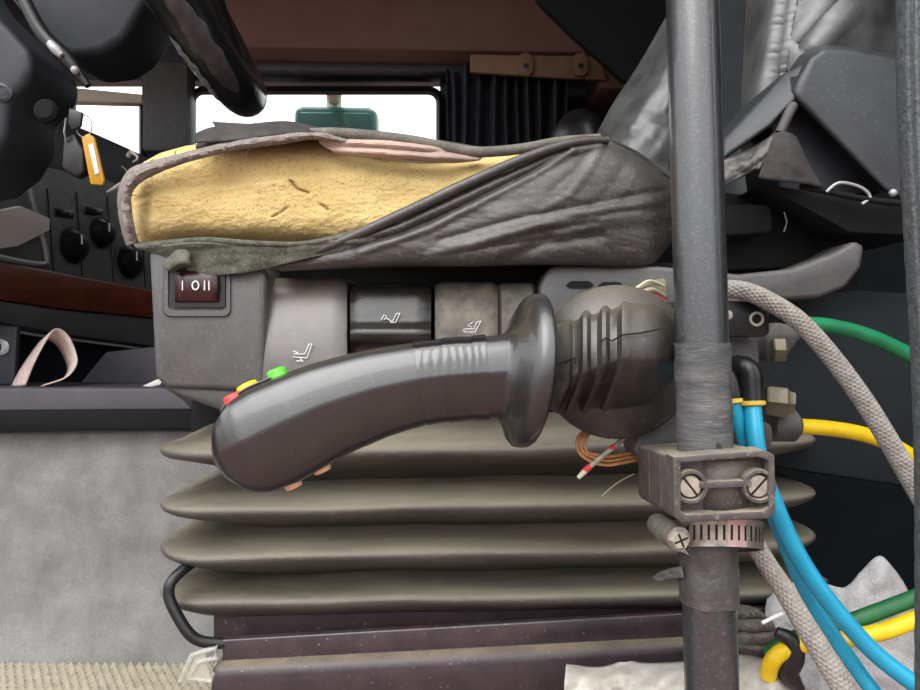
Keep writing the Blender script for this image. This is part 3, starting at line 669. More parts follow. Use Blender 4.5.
# four adjusting paddles
def paddle(x0, x1, prof, m, label=None):
    rings = []
    n = 10
    pr = cr([(y, Y, 0) for y, Y in prof], 40)
    a = []
    for k in range(n + 1):
        u = k / n; x = x0 + (x1 - x0) * u; e = max(0, abs(2 * u - 1) - .8) / .2
        ring = [P(x, q[0] + (3 * e * e if i < 6 else 0), q[1] + .004 * e ** 2) for i, q in enumerate(pr)]
        ring += [Vector((P(x, prof[-1][0], .6).x, .66, ring[-1].z)), Vector((P(x, prof[0][0], .6).x, .66, ring[0].z))]
        rings.append(ring)
    return obj('adjuster_paddle', G().loft(rings), m, seat, ang=45, label=label)
pgrey = mat('worn_grey_paddle', (62, 61, 61), (84, 80, 77), scale=30, rough=0.32, bump=0.08, bscale=500, spec=0.9, speck=((120, 110, 102), .35, 260, .62), dust=(140, 122, 108), damt=.3, dz=(-.2, .8))
pblack = mat('glossy_black_paddle', (24, 24, 24), (46, 43, 40), scale=50, rough=0.25, bump=0.1, bscale=500, stretch=(.5, 1, 2))
pdust = mat('dusty_paddle', (74, 70, 65), (112, 103, 92), scale=70, rough=0.55, bump=0.2, bscale=400, speck=((40, 38, 36), .6, 300, .6))
p1 = paddle(259, 347, [(278, .632), (290, .618), (320, .606), (360, .598), (400, .598), (415, .61)], pgrey, 'wide grey paddle')
p2 = paddle(350, 431, [(283, .632), (290, .618), (310, .610), (322, .606), (326, .602), (331, .5975), (337, .5975), (342, .601), (345, .607), (352, .610), (385, .61), (400, .62)], pblack, 'glossy black ridged paddle')
p3 = paddle(435, 498, [(282, .632), (288, .62), (310, .608), (340, .602), (380, .602), (395, .612)], pdust)
p4 = paddle(498, 536, [(283, .632), (288, .622), (310, .614), (340, .61), (380, .61), (395, .618)], pdust)
def icon(par, segs, Yd, w=.5):
    g = G()
    for s_ in segs: g.tube([P(x, y, Yd) for x, y in s_], w / F * Yd, 6)
    obj('seat_symbol', g, M['white'], par, label='white seat symbol')
# seat outline with arrow
icon(p1, [[(312, 344), (309, 344), (305, 354), (294, 354), (293, 357), (307, 358), (312, 344)], [(296, 361), (303, 361)], [(293, 351), (298, 353)], [(300, 358), (303, 362)]], .5968)
icon(p2, [[(400, 313), (396, 314), (393, 321), (390, 322), (391, 323), (396, 322), (400, 313)], [(381, 320), (384, 315), (387, 316), (384, 320)], [(386, 318), (391, 321)]], .6055)
icon(p3, [[(481, 321), (477, 322), (474, 329), (464, 329), (466, 332), (475, 332), (481, 321)], [(473, 322), (468, 326), (472, 327)], [(470, 333), (468, 336)], [(463, 330), (466, 333)]], .6032)
# plastic side housing behind the lever
hs = [(540, 350), (540, 286), (547, 270), (556, 265), (660, 266), (740, 274), (795, 268), (836, 252), (856, 240), (866, 246), (862, 268), (846, 288), (820, 298), (742, 303), (724, 312), (720, 350)]
g = G().prism(hs, .606, .70); hsg = obj('side_housing', g, M['greyplastic'], seat, bevel=.006, seg=4)
for x0, x1, y in ((566, 594, 281), (598, 624, 282)):
    g = G().prism([(x0, y + 4), (x0 + 5, y), (x1 - 5, y), (x1, y + 4), (x1 - 5, y + 7), (x0 + 5, y + 7)], .6045, .612); obj('vent_slot', g, M['hole'], hsg)
g = G().prism([(722, 302), (862, 288), (990, 300), (990, 500), (722, 460)], .66, .70); obj('side_panel', g, M['tealdark'], seat, bevel=.006)
# rubber bellows: rounded-rectangle rings, folds in and out
def brect(inset, z, slope):
    x0, x1, y0, y1 = -0.283 + inset, 0.335 - inset, 0.602 + inset, 1.045 - inset; r = 0.062
    ring = []
    for cx, cy, a0 in ((x1 - r, y1 - r, 0), (x0 + r, y1 - r, 90), (x0 + r, y0 + r, 180), (x1 - r, y0 + r, 270)):
        for i in range(11):
            a = math.radians(a0 + 9 * i); ring.append((cx + r * math.cos(a), cy + r * math.sin(a)))
    out = []
    for k in range(len(ring)):
        a, b = ring[k], ring[(k + 1) % len(ring)]
        m = 1 if math.hypot(a[0] - b[0], a[1] - b[1]) < .05 else 14
        for q in range(m):
            x, y = a[0] + (b[0] - a[0]) * q / m, a[1] + (b[1] - a[1]) * q / m
            out.append(Vector((x, y, z + slope * (x + .2) + .0035 * nse(x * 9, y * 9, z * 40) * 1.0)))
    return out
def bz(py, ins): return CAMZ - (py - 345) / F * (.602 + ins)
spec = []
for V, L in ((418, 456), (481, 513), (528, 560), (574, 606)):
    spec += [(V, .052), (V + 3, .047), (V + 9, .034), (L - 12, .014), (L - 8, .006), (L - 5, .002), (L - 1, 0), (L + 3, .0012), (L + 6, .005), (L + 9, .014)]
    spec += [(L + 15, .034)] if V == 418 else []
spec += [(621, .05)]
g = G().loft([brect(i, bz(y, i), .018) for y, i in spec]); obj('bellows', g, M['rubber'], seat, ang=75, label='dusty rubber bellows with four folds')
# steel base bars
def bar(l, r, h0, h1, Y0, Y1, name, m, bev, label=None):
    a = [P(l[0], l[1], Y0), P(r[0], r[1], Y0), P(r[0], r[1] + h1, Y0), P(l[0], l[1] + h0, Y0)]
    b = [Vector((p.x, Y1, p.z)) for p in a]
    return obj(name, G().loft([a, b]), m, seat, bevel=bev, seg=3, label=label)
bar((213, 606), (830, 580), 34, 34, .625, .95, 'upper_rail', M['purple'], .002)
bar((222, 640), (830, 605), 27, 29, .598, .606, 'lower_rail', M['purpleclean'], .0015)
bar((208, 668), (830, 636), 40, 60, .585, .66, 'base_rail', M['purple'], .009)
# slide release handle
g = G().tube(px([(222, 552, .66), (205, 556, .64), (188, 566, .615), (172, 581, .60), (169, 596, .597), (176, 613, .595), (187, 631, .594), (198, 640, .596), (215, 643, .60), (235, 643, .605)]), .0048, 14, sub=50); obj('slide_handle', g, M['black'], seat, label='bent black tube handle')
g = G().tube(px([(180, 682, .588), (192, 655, .588), (204, 651, .588), (216, 648, .59), (216, 658, .59), (206, 660, .588), (198, 662, .588), (190, 678, .588), (212, 681, .588), (214, 672, .588)]), .0024, 8)
g.prism([(184, 680), (195, 656), (206, 653), (206, 664), (212, 680)], .588, .591); obj('plastic_clip', g, M['clear'], seat, bevel=.0006, label='clear plastic clip')
# backrest
def lw(x, y, v, u): return .007 * fbm((x + y * .5) / 34, (y - .3 * x) / 8, 2, 3) * (1 if y > 60 else .4)
fb = [[(770, -190, 1.03), (700, -40, .98), (664, 20, .96), (640, 62, .955), (610, 108, .955), (590, 150, .955), (586, 175, .96)], [(790, -190, .98), (720, -40, .93), (690, 20, .905), (668, 70, .895), (640, 115, .89), (622, 155, .89), (612, 190, .90)], [(810, -190, .97), (740, -40, .92), (715, 20, .90), (698, 80, .89), (680, 130, .885), (668, 170, .885), (660, 205, .90)], [(830, -190, 1.0), (760, -40, .95), (735, 40, .94), (715, 100, .93), (700, 150, .92), (695, 190, .92), (690, 215, .93)]]
obj('far_bolster', G().grid(surf(fb, 60, 80, lw)), M['leather2'], seat, ang=80, solid=.01, soff=1)
cp = [[(745, -240, .97), (700, -60, .90), (690, 60, .90), (680, 140, .90), (670, 220, .90)], [(805, -240, .86), (770, -60, .80), (760, 60, .80), (745, 140, .80), (735, 220, .80)], [(835, -240, .84), (800, -60, .78), (790, 60, .78), (775, 140, .78), (760, 220, .78)]]
obj('backrest_panel', G().grid(surf(cp, 20, 20)), M['teal'], seat, solid=.02, soff=1, label='dark scratched centre panel')
nb = [[(798, -240, 0.810), (760, -60, .76), (754, 0, .75), (752, 50, .745), (750, 90, .74), (748, 130, .74)], [(823, -240, 0.760), (785, -60, .71), (776, 0, .70), (770, 40, .695), (764, 80, .69), (760, 130, .69)], [(836, -240, 0.750), (798, -60, .70), (791, 0, .693), (786, 30, .69), (781, 60, .686), (776, 130, .69)],
      [(868, -240, 0.730), (830, -60, .68), (830, 0, .672), (828, 20, .668), (818, 55, .667), (810, 130, .68)], [(918, -240, 0.750), (880, -60, .70), (868, 0, .69), (866, 20, .685), (860, 60, .684), (850, 130, .69)], [(968, -240, 0.800), (930, -60, .75), (895, 0, .74), (890, 30, .735), (920, 60, .735), (920, 130, .74)]]
def dnb(x, y, v, u):
    s = seg_d((x, y), [(795, -60), (789, 0), (784, 30), (779, 65), (774, 130)])
    d = .004 * gs(s, 2.0) - .002 * gs(s - 6, 3)
    if s < 14: d += .0009 * max(0, math.sin(y * .95 + x * .2)) * gs(s - 6, 3)
    d += .004 * gs(seg_d((x, y), [(835, 5), (815, 30), (800, 50)]), 5) - .003 * gs(seg_d((x, y), [(850, 15), (830, 35), (815, 50)]), 5)
    return d + .0014 * fbm(x / 30, y / 22, 7, 2)
obj('near_bolster', G().grid(surf(nb, 150, 110, dnb)), M['leather2'], seat, ang=80, solid=.01, soff=1, label='stitched grey leather bolster')
# recliner cover
g = G()
A = [P(797, 99, .600), P(800, 84, .600), P(812, 58, .600), P(824, 47, .602), P(850, 49, .602), P(930, 66, .602), P(930, 215, .602), P(884, 190, .600)]
B = [P(784, 90, .612), P(782, 76, .625), P(798, 54, .64), P(820, 44, .66), P(850, 45, .70), P(930, 62, .72), P(930, 215, .72), P(884, 190, .72)]
g.loft([A, B]);
A2 = [P(722, 160, .612), P(722, 138, .62), P(782, 74, .622), P(812, 56, .61), P(797, 99, .602), P(772, 126, .604)]
B2 = [p + Vector((.0, .08, 0)) for p in A2]
g.loft([A2, B2])
rc = obj('recliner_cover', g, M['coolgrey'], seat, bevel=.005, seg=4)
g = G().prism([(770, 122), (797, 100), (884, 192), (800, 200), (780, 190)], .63, .70); obj('cover_recess', g, M['navy'], rc, bevel=.003)
g = G().tube(px([(780, 133, .596), (789, 113, .596), (793, 106, .6)]), .0045, 10); obj('latch_bar', g, M['darkgrey'], rc)
# leather flap hooked over the latch
f1 = [[(716, 162, .612), (740, 154, .606), (760, 144, .60), (777, 131, .597)], [(716, 176, .605), (740, 166, .598), (758, 156, .593), (774, 146, .592)], [(716, 192, .606), (736, 180, .60), (754, 170, .594), (760, 170, .592)]]
f2 = [[(774, 134, .594), (782, 132, .592), (790, 134, .592), (796, 138, .594)], [(766, 156, .590), (780, 156, .586), (796, 158, .586), (806, 160, .592)], [(758, 178, .590), (780, 181, .584), (806, 184, .586), (822, 188, .594)]]
hook = obj('hooked_flap', G().grid(surf(f1, 30, 14, lambda x, y, v, u: .002 * fbm(x / 10, y / 8))), M['leather'], seat, solid=.002)
obj('flap_end', G().grid(surf(f2, 24, 16, lambda x, y, v, u: .0015 * fbm(x / 10, y / 8))), M['leatherback'], hook, solid=.002)
g = G().tube(px([(800, 186, .596), (830, 192, .596), (870, 200, .594), (930, 206, .592)]), .003, 8, sub=20)
g.prism([(760, 184), (822, 192), (930, 210), (930, 236), (850, 232), (800, 205)], .606, .72); obj('belt_tray', g, M['jet'], seat, bevel=.002)
g = G().tube(px([(826, 192, .594), (836, 184, .593), (846, 183, .593), (862, 188, .593), (870, 197, .593), (862, 204, .593)]), .0014, 8, sub=24); g.ball(P(893, 193, .598), .0035); obj('buckle_loop', g, M['silver'], seat)
g = G().prism([(722, 204), (768, 204), (772, 210), (774, 228), (770, 233), (722, 236)], .62, .68); obj('belt_anchor', g, M['jet'], seat, bevel=.004, label='black belt anchor box')
g = G().tube(px([(784, 212, .612), (787, 222, .612), (784, 232, .612)]), .0007, 6); obj('anchor_clip', g, M['greystrip'], seat)
g = G().prism([(716, 190), (800, 200), (850, 230), (842, 250), (800, 268), (716, 272)], .655, .72); obj('under_seat_panel', g, M['jet'], seat, bevel=.006)

# ------------------------------------------------------------------ support pole
t = thing('support_pole', 'dark grey upright pole at the right, running from top to bottom', 'pole', P(712, 760, .42))
PY = 0.42
def pc(y): return 692.2 + 19.5 * y / 690.0
PR = 26.0 / F * PY
pole = obj('tube', G().tube([P(pc(-420), -420, PY + .025), P(pc(-60), -60, PY + .012), P(pc(345), 345, PY + .003), P(pc(760), 760, PY - .003)], PR, 40, sub=40), M['pole'], t)
rows = []
def wrapsleeve(y0, y1, r, jag, name, m, lab, ph):
    rings = []; n = 40
    for i in range(26):
        k = i / 25; ring = []
        for j in range(n):
            a = 2 * PI * j / n; ee = (jag * nse(math.cos(a) * 1.5, math.sin(a) * 1.5, ph)) * (1 if i in (0, 25) else 0)
            y = y0 + (y1 - y0) * k + ee; c = P(pc(y), y, PY + .003 - .006 * (y - 345) / 415)
            rr = r + .0004 * math.floor((k * 4 + j / n) % 2) + .0005 * nse(math.cos(a) * 3, math.sin(a) * 3, k * 5 + ph)
            ring.append(c + Vector((math.cos(a) * rr, math.sin(a) * rr, 0)))
        rings.append(ring)
    obj(name, G().loft(rings), m, t, ang=70, label=lab)
wrapsleeve(343, 452, PR + .0004, 2, 'tape_wrap', M['poletape'], 'dusty grey tape wrap', 1.0)
wrapsleeve(530, 602, PR + .0014, 3, 'rubber_sleeve', M['wrap'], 'crumpled black sleeve', 4.0)
g = G().grid(surf([[(652, 578, .44), (660, 572, .43), (672, 568, .42), (682, 566, .414)], [(656, 582, .436), (664, 580, .428), (676, 578, .418), (684, 578, .412)]], 12, 6, lambda x, y, v, u: .004 * nse(x / 5, y / 5))); obj('tape_tail', g, M['poletape'], t, solid=.001)

# ------------------------------------------------------------------ clamp block
t = thing('pole_clamp', 'dusty plastic clamp block with two slotted screws on the pole', 'clamp', P(705, 522, .42))
CY = .384
def cp3(x, y, Y=CY): return P(x, y, Y)
fr = [(673, 457), (764, 450), (775, 455), (776, 512), (770, 519), (682, 523), (674, 517)]
a = [P(x, y, CY + .010) for x, y in fr]; xs0 = a[0].x
bk = []
for (x, y), p in zip(fr, a): bk.append(Vector((p.x, .474, p.z - .005)))
body = obj('body', G().loft([a, bk]), M['clamp'], t, bevel=.002, seg=3)
# raised frame round the front, with bosses and a web
def rail(pts, w, d=.012, dep=CY):
    return G().loft([px(pts, dep), [Vector((p.x, dep + d, p.z)) for p in px(pts, dep)]])
g = G()
inn = [(681, 463), (759, 457), (769, 461), (769, 507), (764, 511), (686, 515), (681, 511)]
o1, i1 = px(fr, CY), px(inn, CY)
bk1 = [Vector((p.x, CY + .014, p.z)) for p in o1]; ib = [Vector((p.x, CY + .012, p.z)) for p in i1]
g.loft([bk1, o1, i1, ib], True, False); obj('front_frame', g, M['clamp'], body, bevel=.0008)
g = G().prism([(700, 482), (752, 480), (752, 487), (700, 489)], CY + .001, CY + .012); obj('web', g, M['clamp'], body, bevel=.0008)
# bulge over the tube
rows = []
for i in range(12):
    x = 700 + 50 * i / 11; dY = .013 - .006 * math.sin(PI * i / 11); rows.append([P(x, 460, CY + dY), P(x, 486, CY + dY), P(x, 513, CY + dY)])
obj('saddle', G().grid(rows), M['clamp'], body, solid=.002, soff=1)
for x, y, ang_ in ((689.5, 486, 52), (757.5, 485.5, -48)):
    c = P(x, y, CY + .004); r = 17.5 / F * CY
    g = G().lathe(c, (0, -1, 0), [(r, -.01), (r, .002), (r * .94, .0032), (r * .78, .0032), (r * .74, .002), (r * .74, -.004)], 32, cap=False); obj('screw_boss', g, M['clamp'], body)
    rs = 11.5 / F * CY
    s_ = obj('screw', G().lathe(c, (0, -1, 0), [(rs, -.006), (rs, .0008), (rs * .9, .0018), (.001, .0020)], 28), M['steelpaint'], t, label='slotted steel screw')
    R_ = Matrix.Translation(c + Vector((0, -.0019, 0))) @ Matrix.Rotation(math.radians(ang_), 4, 'Y')
    g = G().box((-rs * .95, -.0002, -.0006), (rs * .95, .0008, .0006), M=R_); obj('slot', g, M['hole'], s_)
# side seam lines
for f in (.35, .7):
    Y = CY + .01 + .07 * f
    g = G().tube([Vector((a[0].x - .0002, Y, a[0].z - .006 * f - .001)), Vector((a[6].x - .0002, Y, a[6].z - .006 * f + .002))], .0004, 6); obj('seam', g, M['poletape'], body)
g = G().prism([(634, 450), (640, 430), (655, 412), (690, 412), (690, 465), (640, 462)], .482, .52); obj('mount_arm', g, M['darkgrey'], t, bevel=.003)

# ------------------------------------------------------------------ hose clamp
t = thing('hose_clamp', 'steel worm-drive hose clamp round the pole below the block', 'hose clamp', P(715, 552, .42))
cx = P(716, 536, .414); rx, ry = .0262, .0215; hh = 14.0 / F * .392
n = 120; prof = [(-hh, 0), (-hh * .98, .0009), (-hh * .55, .0005), (hh * .55, .0005), (hh * .98, .0009), (hh, 0)]
rows = []
for zz, o in prof:
    rows.append([cx + Vector(((rx + o) * math.cos(a), (ry + o) * math.sin(a), zz - .03 * (rx * math.cos(a)) - .38 * ry * math.sin(a))) for a in [2 * PI * k / n for k in range(n + 1)]])
def bm_(i, j):
    a = 2 * PI * (j + .5) / n; xx = math.cos(a); front = math.sin(a) < 0
    if i == 2 and front and (j % 3 == 0): return 1
    if front and -.05 < xx < .35 and i in (1, 2, 3): return 2  # reddish stretch across the front of the band
    return 0
g = G().grid(rows, mfun=bm_); obj('band', g, [M['steel'], M['hole'], M['redsteel']], t, solid=.0006, label='slotted steel band')
c = P(676, 537, .396); ax = (P(676, 537, .396) - P(657, 524, .425)).normalized()
g = G().lathe(P(657, 524, .425), ax, [(.004, -.002), (.0065, 0), (.0072, .008), (.0075, .03), (.0068, .033), (.001, .033)], 24); wb = obj('worm_housing', g, M['steel'], t)
c = P(657, 524, .425) + ax * .0335
g = G().lathe(c, ax, [(.0062, -.002), (.0062, .0016), (.005, .003), (.001, .003)], 6); sc = obj('hex_screw', g, M['steelpaint'], wb)
g = G()
u = ax.cross(Vector((0, 0, 1))).normalized(); w = ax.cross(u)
for q in (u + w * .4, w - u * .4): g.tube([c + ax * .003 - q.normalized() * .004, c + ax * .003 + q.normalized() * .004], .0006, 6)
obj('cross_slot', g, M['hole'], wb)
g = G().prism([(662, 545), (684, 548), (690, 556), (684, 553), (668, 549)], .398, .404); obj('band_end', g, M['steel'], t, bevel=.0005)

# ------------------------------------------------------------------ control lever
t = thing('control_lever', 'black lever with curved taped grip and coloured buttons, before the seat', 'control lever', P(560, 440, .46))
ax_pts = [(512, 376), (480, 378), (450, 380), (425, 383), (400, 388), (375, 394), (350, 402), (325, 411), (300, 422.5), (275, 434.5), (255, 444), (243, 449), (232, 453), (224, 456), (218, 458), (214.5, 459)]
hts = [(512, 42), (480, 41), (450, 41), (425, 41.5), (400, 43), (350, 47), (300, 51.5), (275, 53), (255, 51), (243, 46), (232, 37), (224, 27), (218, 15), (214.5, 4)]
hts = sorted(hts)
wid = sorted([(512, 36), (450, 35), (400, 35), (350, 36), (300, 37), (255, 35), (243, 32), (232, 27), (224, 20), (218, 12), (214.5, 3)])
half = [(1.0, 0.0), (.985, .28), (.93, .52), (.84, .70), (.70, .82), (.45, .92), (.20, .99), (.14, 1.0), (.08, .985), (-.2, .90), (-.5, .78), (-.72, .66), (-.88, .48), (-.97, .25), (-1.0, 0.0)]
prof = half + [(a, -b) for a, b in half[-2:0:-1]]
def gY(x): return .455 - .00006 * (512 - x)
NAX = 90
axd = cr([(x, y, 0) for x, y in ax_pts], 90)
gp = []
for i, q in enumerate(axd):
    d = (axd[min(i + 1, 89)] - axd[max(i - 1, 0)]); d.normalize(); nx, ny = (-d.y, d.x)
    if ny > 0: nx, ny = -nx, -ny
    h = interp(hts, q.x); w = interp(wid, q.x) / F * .45; Y = gY(q.x)
    cen = P(q.x, q.y, Y); U = (P(q.x + nx, q.y + ny, Y) - cen)
    gp.append((cen, U, h, w))
rings = [[cen + U * (h * a) + Vector((0, -w * b, 0)) for a, b in prof] for cen, U, h, w in gp]
grip = obj('grip', G().loft(rings), M['grip'], t, ang=32)
# tape turns on the grip
def sleeve(i0, i1, off, m, name, lab=None, kill=None):
    rr = []
    for i in range(i0, i1 + 1):
        cen, U, h, w = gp[i]; k = 1 + off
        rr.append([cen + U * (h * a * k) + Vector((0, -w * b * k, 0)) for a, b in prof])
    return obj(name, G().loft(rr), m, grip, ang=32, label=lab)
idx = lambda x: min(range(90), key=lambda i: abs(axd[i].x - x))
for q, (x0, x1, o) in enumerate(((488, 474, .05), (479, 458, .03), (468, 446, .04), (455, 420, .02))):
    sleeve(idx(x0), idx(x1), o, M['tape'], 'tape_turn')
# flange: the grip swells into a round hand guard
circ = [(math.cos(PI * k / 14), math.sin(PI * k / 14)) for k in range(15)]; circ = circ + [(a, -b) for a, b in circ[-2:0:-1]]
rings = []
for x, y, h, w, k in ((486, 377.6, 42, 36.5, 0), (498, 377, 42.5, 37, .15), (506, 376, 44, 39, .4), (513, 375, 48, 44, .7), (519, 374, 55, 52, .9), (524, 373, 64, 62, 1), (528, 372, 71, 70, 1), (532, 371.3, 75.5, 75, 1), (536, 370.7, 77, 77, 1), (543, 370, 77, 77, 1), (546, 369.7, 75.5, 75.5, 1), (548, 369.5, 72, 72, 1), (549, 369.4, 40, 40, 1), (549, 369.4, 8, 8, 1)):
    Y = .455 + .00010 * (x - 486); u_ = Y / F; cen = P(x - 12 * k, y, Y); ax_ = Vector((.985, .0, .17 * .0)); U = Vector((.10, 0, .995))
    rings.append([cen + U * (h * u_ * (a * (1 - k) + c * k)) + Vector((0, -w * .45 / F * (b * (1 - k) + d * k), 0)) + Vector((1, 0, 0)) * (.15 * k * w * u_ * d) for (a, b), (c, d) in zip(prof, circ)])
obj('hand_guard', G().loft(rings), M['grip'], t, ang=50)

# buttons on the upper edge
def button(x, y, r, h, m, nrm_, lab, Y=.44):
    c = P(x, y, Y); nx, ny = nrm_; axb = (P(x + nx, y + ny, Y - .0) - c).normalized()
    g = G().lathe(c, axb, [(r * 1.08, -.004), (r * 1.08, .001), (r, .002), (r, h * .75), (r * .9, h * .93), (r * .6, h), (.001, h)], 24)
    obj('button', g, m, t, ang=50, label=lab)
bu = 1.0 / F * .44
button(236, 402, 10.5 * bu, 9 * bu, M['btnred'], (-.45, -.9), 'red button', .438)
button(251, 394, 11 * bu, 12 * bu, M['btnyel'], (-.45, -.9), 'yellow button', .442)
button(279, 379, 10 * bu, 11 * bu, M['btngrn'], (-.35, -.93), 'green button', .444)
button(292, 482, 9 * bu, 7 * bu, M['btnor'], (.4, .9), 'pale orange button', .45); button(321, 467, 9 * bu, 6 * bu, M['btnor'], (.4, .9), 'pale orange button', .45)
a = [gp[i][0] + gp[i][1] * (gp[i][2] * .985) for i in range(idx(292), idx(226))]
g = G(); rows = []
for i in range(idx(296), idx(236)):
    cen, U, h, w = gp[i]; rows.append([cen + U * (h * 1.012) + Vector((0, -w * s_, 0)) for s_ in (-.3, -.1, .1, .3)])
g.grid(rows); obj('button_plate', g, M['greyplastic'], t, solid=.0012)
# round cup behind the boot
cc = P(616, 362, .475); cax = Vector((-.12, -1, .0)).normalized(); cu = 1.0 / F * .47
cup = obj('cup', G().lathe(cc, cax, [(60 * cu, -.03), (74 * cu, -.02), (78 * cu, -.006), (78 * cu, 0), (75 * cu, .003), (68 * cu, .008), (56 * cu, .015), (40 * cu, .02), (1 * cu, .022)], 60), M['boot'], t, ang=60)
# folded rubber boot
def bring(x, yt, yb, yl, Yf, Yb, dx=0):
    """hexagon-like section: back top, front top, front low edge, slanted underside"""
    pts = [(x + 2, yt - 4, Yb), (x + 1, yt - 2, (Yf + Yb) / 2 + .004), (x, yt + 1, Yf + .014), (x, yt + 6, Yf + .009), (x, (yt + yb) / 2, Yf + .003), (x, yb - 5, Yf - .001), (x - dx * .1, yb + 1, Yf + .0005), (x - dx * .5, (yb + yl) / 2, Yf + .016), (x - dx, yl, Yf + .032), (x - dx, yl + 2, Yb)]
    return [P(*q) for q in pts]
st = [(687, 345, 362, 372, .447, .47, 0), (684, 336, 362, 382, .442, .475, 2), (676, 322, 362, 396, .438, .478, 6), (664, 311, 361, 402, .426, .48, 11), (656, 308, 361, 405, .421, .48, 12), (640, 306, 361, 408, .4185, .48, 18), (630, 306, 361, 409, .418, .48, 20),
      (626, 304, 361, 410, .4165, .48, 20), (622, 304, 361, 410, .4165, .48, 20), (617, 309, 363, 408, .424, .48, 18),
      (610, 312, 365, 408, .4245, .48, 18), (606, 308, 367, 412, .4195, .48, 20), (602, 308, 368, 413, .4195, .48, 20), (597, 315, 370, 409, .427, .48, 17),
      (591, 317, 372, 409, .4275, .48, 16), (587, 313, 374, 414, .423, .48, 18), (583, 313, 375, 414, .423, .48, 18), (578, 321, 376, 410, .431, .48, 14), (573, 324, 378, 409, .432, .48, 12), (569, 322, 380, 412, .429, .48, 12), (560, 326, 384, 408, .432, .48, 8), (545, 330, 388, 404, .436, .48, 2)]
boot = obj('boot', G().loft([bring(*q) for q in st]), M['boot'], t, ang=50, bevel=0)
g = G().tube(px([(557, 364, .4305), (575, 358, .4305)]), .0006, 6); g.tube(px([(600, 342, .4187), (606, 338, .4182), (612, 341, .4235), (622, 335, .4155), (640, 333, .4177), (660, 329, .4197)]), .0006, 6); obj('mould_seam', g, M['hole'], boot)
g = G().prism([(655, 330), (668, 302), (700, 300), (700, 406), (660, 400)], .47, .50); obj('mount_bracket', g, M['black'], t, bevel=.003)

# ------------------------------------------------------------------ wires by the lever
def wire(pts, r, m, name, label, cat, group=None, sub=40, n=10, mats=None):
    g = G().tube(px(pts), r, n, sub=sub); return obj(name, g, mats or m, label=label, cat=cat, group=group)
lab = ['outermost tan wire of the loop hanging below the lever cup', 'middle tan wire of the loop hanging below the lever cup', 'innermost tan wire of the loop hanging below the lever cup']
for k in range(3):
    o = 4.2 * k
    wire([(584 + o, 430, .50), (577 + o, 440, .497), (579 + o, 452, .495), (590 + o, 461 - o * .7, .495), (606, 465 - o, .497), (622, 463 - o, .50), (640, 459 - o, .505), (655, 455 - o, .51)], .0012, M['copper'], 'loop_wire', lab[k], 'wire', 'tan wires below the lever')
t = thing('sleeved_wire', 'pale cut wire with red bands poking out below the lever cup', 'wire', P(580, 479, .48))
obj('core', G().tube(px([(628, 434, .492), (615, 446, .488), (600, 458, .484), (584, 472, .48)]), .0018, 10, sub=20), M['greywire'], t)
obj('red_band', G().tube(px([(590, 466.5, .4815), (584, 471.5, .48)]), .0023, 10), M['redwire'], t)
obj('red_band', G().tube(px([(614, 446.5, .4878), (610, 449.5, .4868)]), .0020, 10), M['redwire'], t)
obj('tip', G().tube(px([(585, 471, .48), (578, 478, .478)]), [.0021, .0019, .0014], 10, sub=6), M['palewire'], t)
wire([(602, 496, .49), (612, 487, .492), (622, 480, .495), (634, 474, .50)], .0005, M['greywire'], 'stray_wire', 'thin single wire sticking out left of the clamp block', 'wire', sub=14, n=6)
for k, (q, m_, l_) in enumerate([([(626, 302, .53), (636, 290, .525), (648, 284, .53), (660, 288, .54)], 'palewire', 'pale upper wire of the bundle above the boot'), ([(630, 303, .525), (640, 294, .52), (652, 290, .525), (664, 296, .54)], 'greywire', 'grey middle wire of the bundle above the boot'), ([(636, 304, .52), (645, 299, .515), (654, 297, .52), (664, 302, .535)], 'redwire', 'reddish lower wire of the bundle above the boot'), ([(628, 297, .525), (640, 286, .52), (650, 281, .525), (664, 286, .54)], 'palewire', 'topmost frayed wire of the bundle above the boot')]):
    wire(q, .0022 if k < 3 else .0012, M[m_], 'bundle_wire', l_, 'wire', 'wires above the boot', sub=16)
g = G().prism([(652, 280), (664, 277), (668, 281), (669, 305), (650, 304)], .55, .57); obj('cable_clip', g, M['brass'], label='dull yellowish metal clip beside the wires above the boot', cat='clip', bevel=.002)

# ------------------------------------------------------------------ valve block with fittings
t = thing('air_valve', 'black valve bracket with hose elbows right of the pole', 'valve', P(750, 440, .5))
pl = obj('bracket_plate', G().prism([(700, 300), (764, 302), (770, 306), (770, 333), (765, 337), (700, 336)], .485, .495), M['black'], t, bevel=.0015)
obj('bolt_hole', G().lathe(P(756, 319, .485), (0, -1, 0), [(.0052, -.001), (.0052, .0015), (.0035, .0015), (.0033, -.001)], 20), M['steelpaint'], pl)
obj('hole_centre', G().lathe(P(756, 319, .4855), (0, -1, 0), [(.0034, 0), (.0034, .0008)], 16), M['hole'], pl)
obj('rivet', G().lathe(P(728, 315, .485), (0, -1, 0), [(.0036, 0), (.003, .001), (.001, .0014)], 16), M['steelpaint'], pl)
obj('valve_body', G().prism([(705, 337), (757, 338), (760, 350), (760, 420), (772, 425), (774, 440), (770, 448), (705, 446)], .50, .54), M['darkgrey'], t, bevel=.002)
obj('side_body', G().prism([(766, 336), (775, 322), (800, 326), (812, 322), (812, 330), (800, 340), (788, 356), (766, 362)], .515, .55), M['darkgrey'], t, bevel=.003)
obj('hex_nut', G().lathe(P(772, 350, .51), (1, -.25, 0), [(.0085, 0), (.0095, .001), (.0095, .008), (.0085, .009)], 6), M['brass'], t)
obj('lower_nut', G().lathe(P(765, 400, .525), (1, -.3, -.1), [(.011, 0), (.0125, .002), (.0125, .014), (.010, .016), (.009, .02)], 6), M['brass'], t)
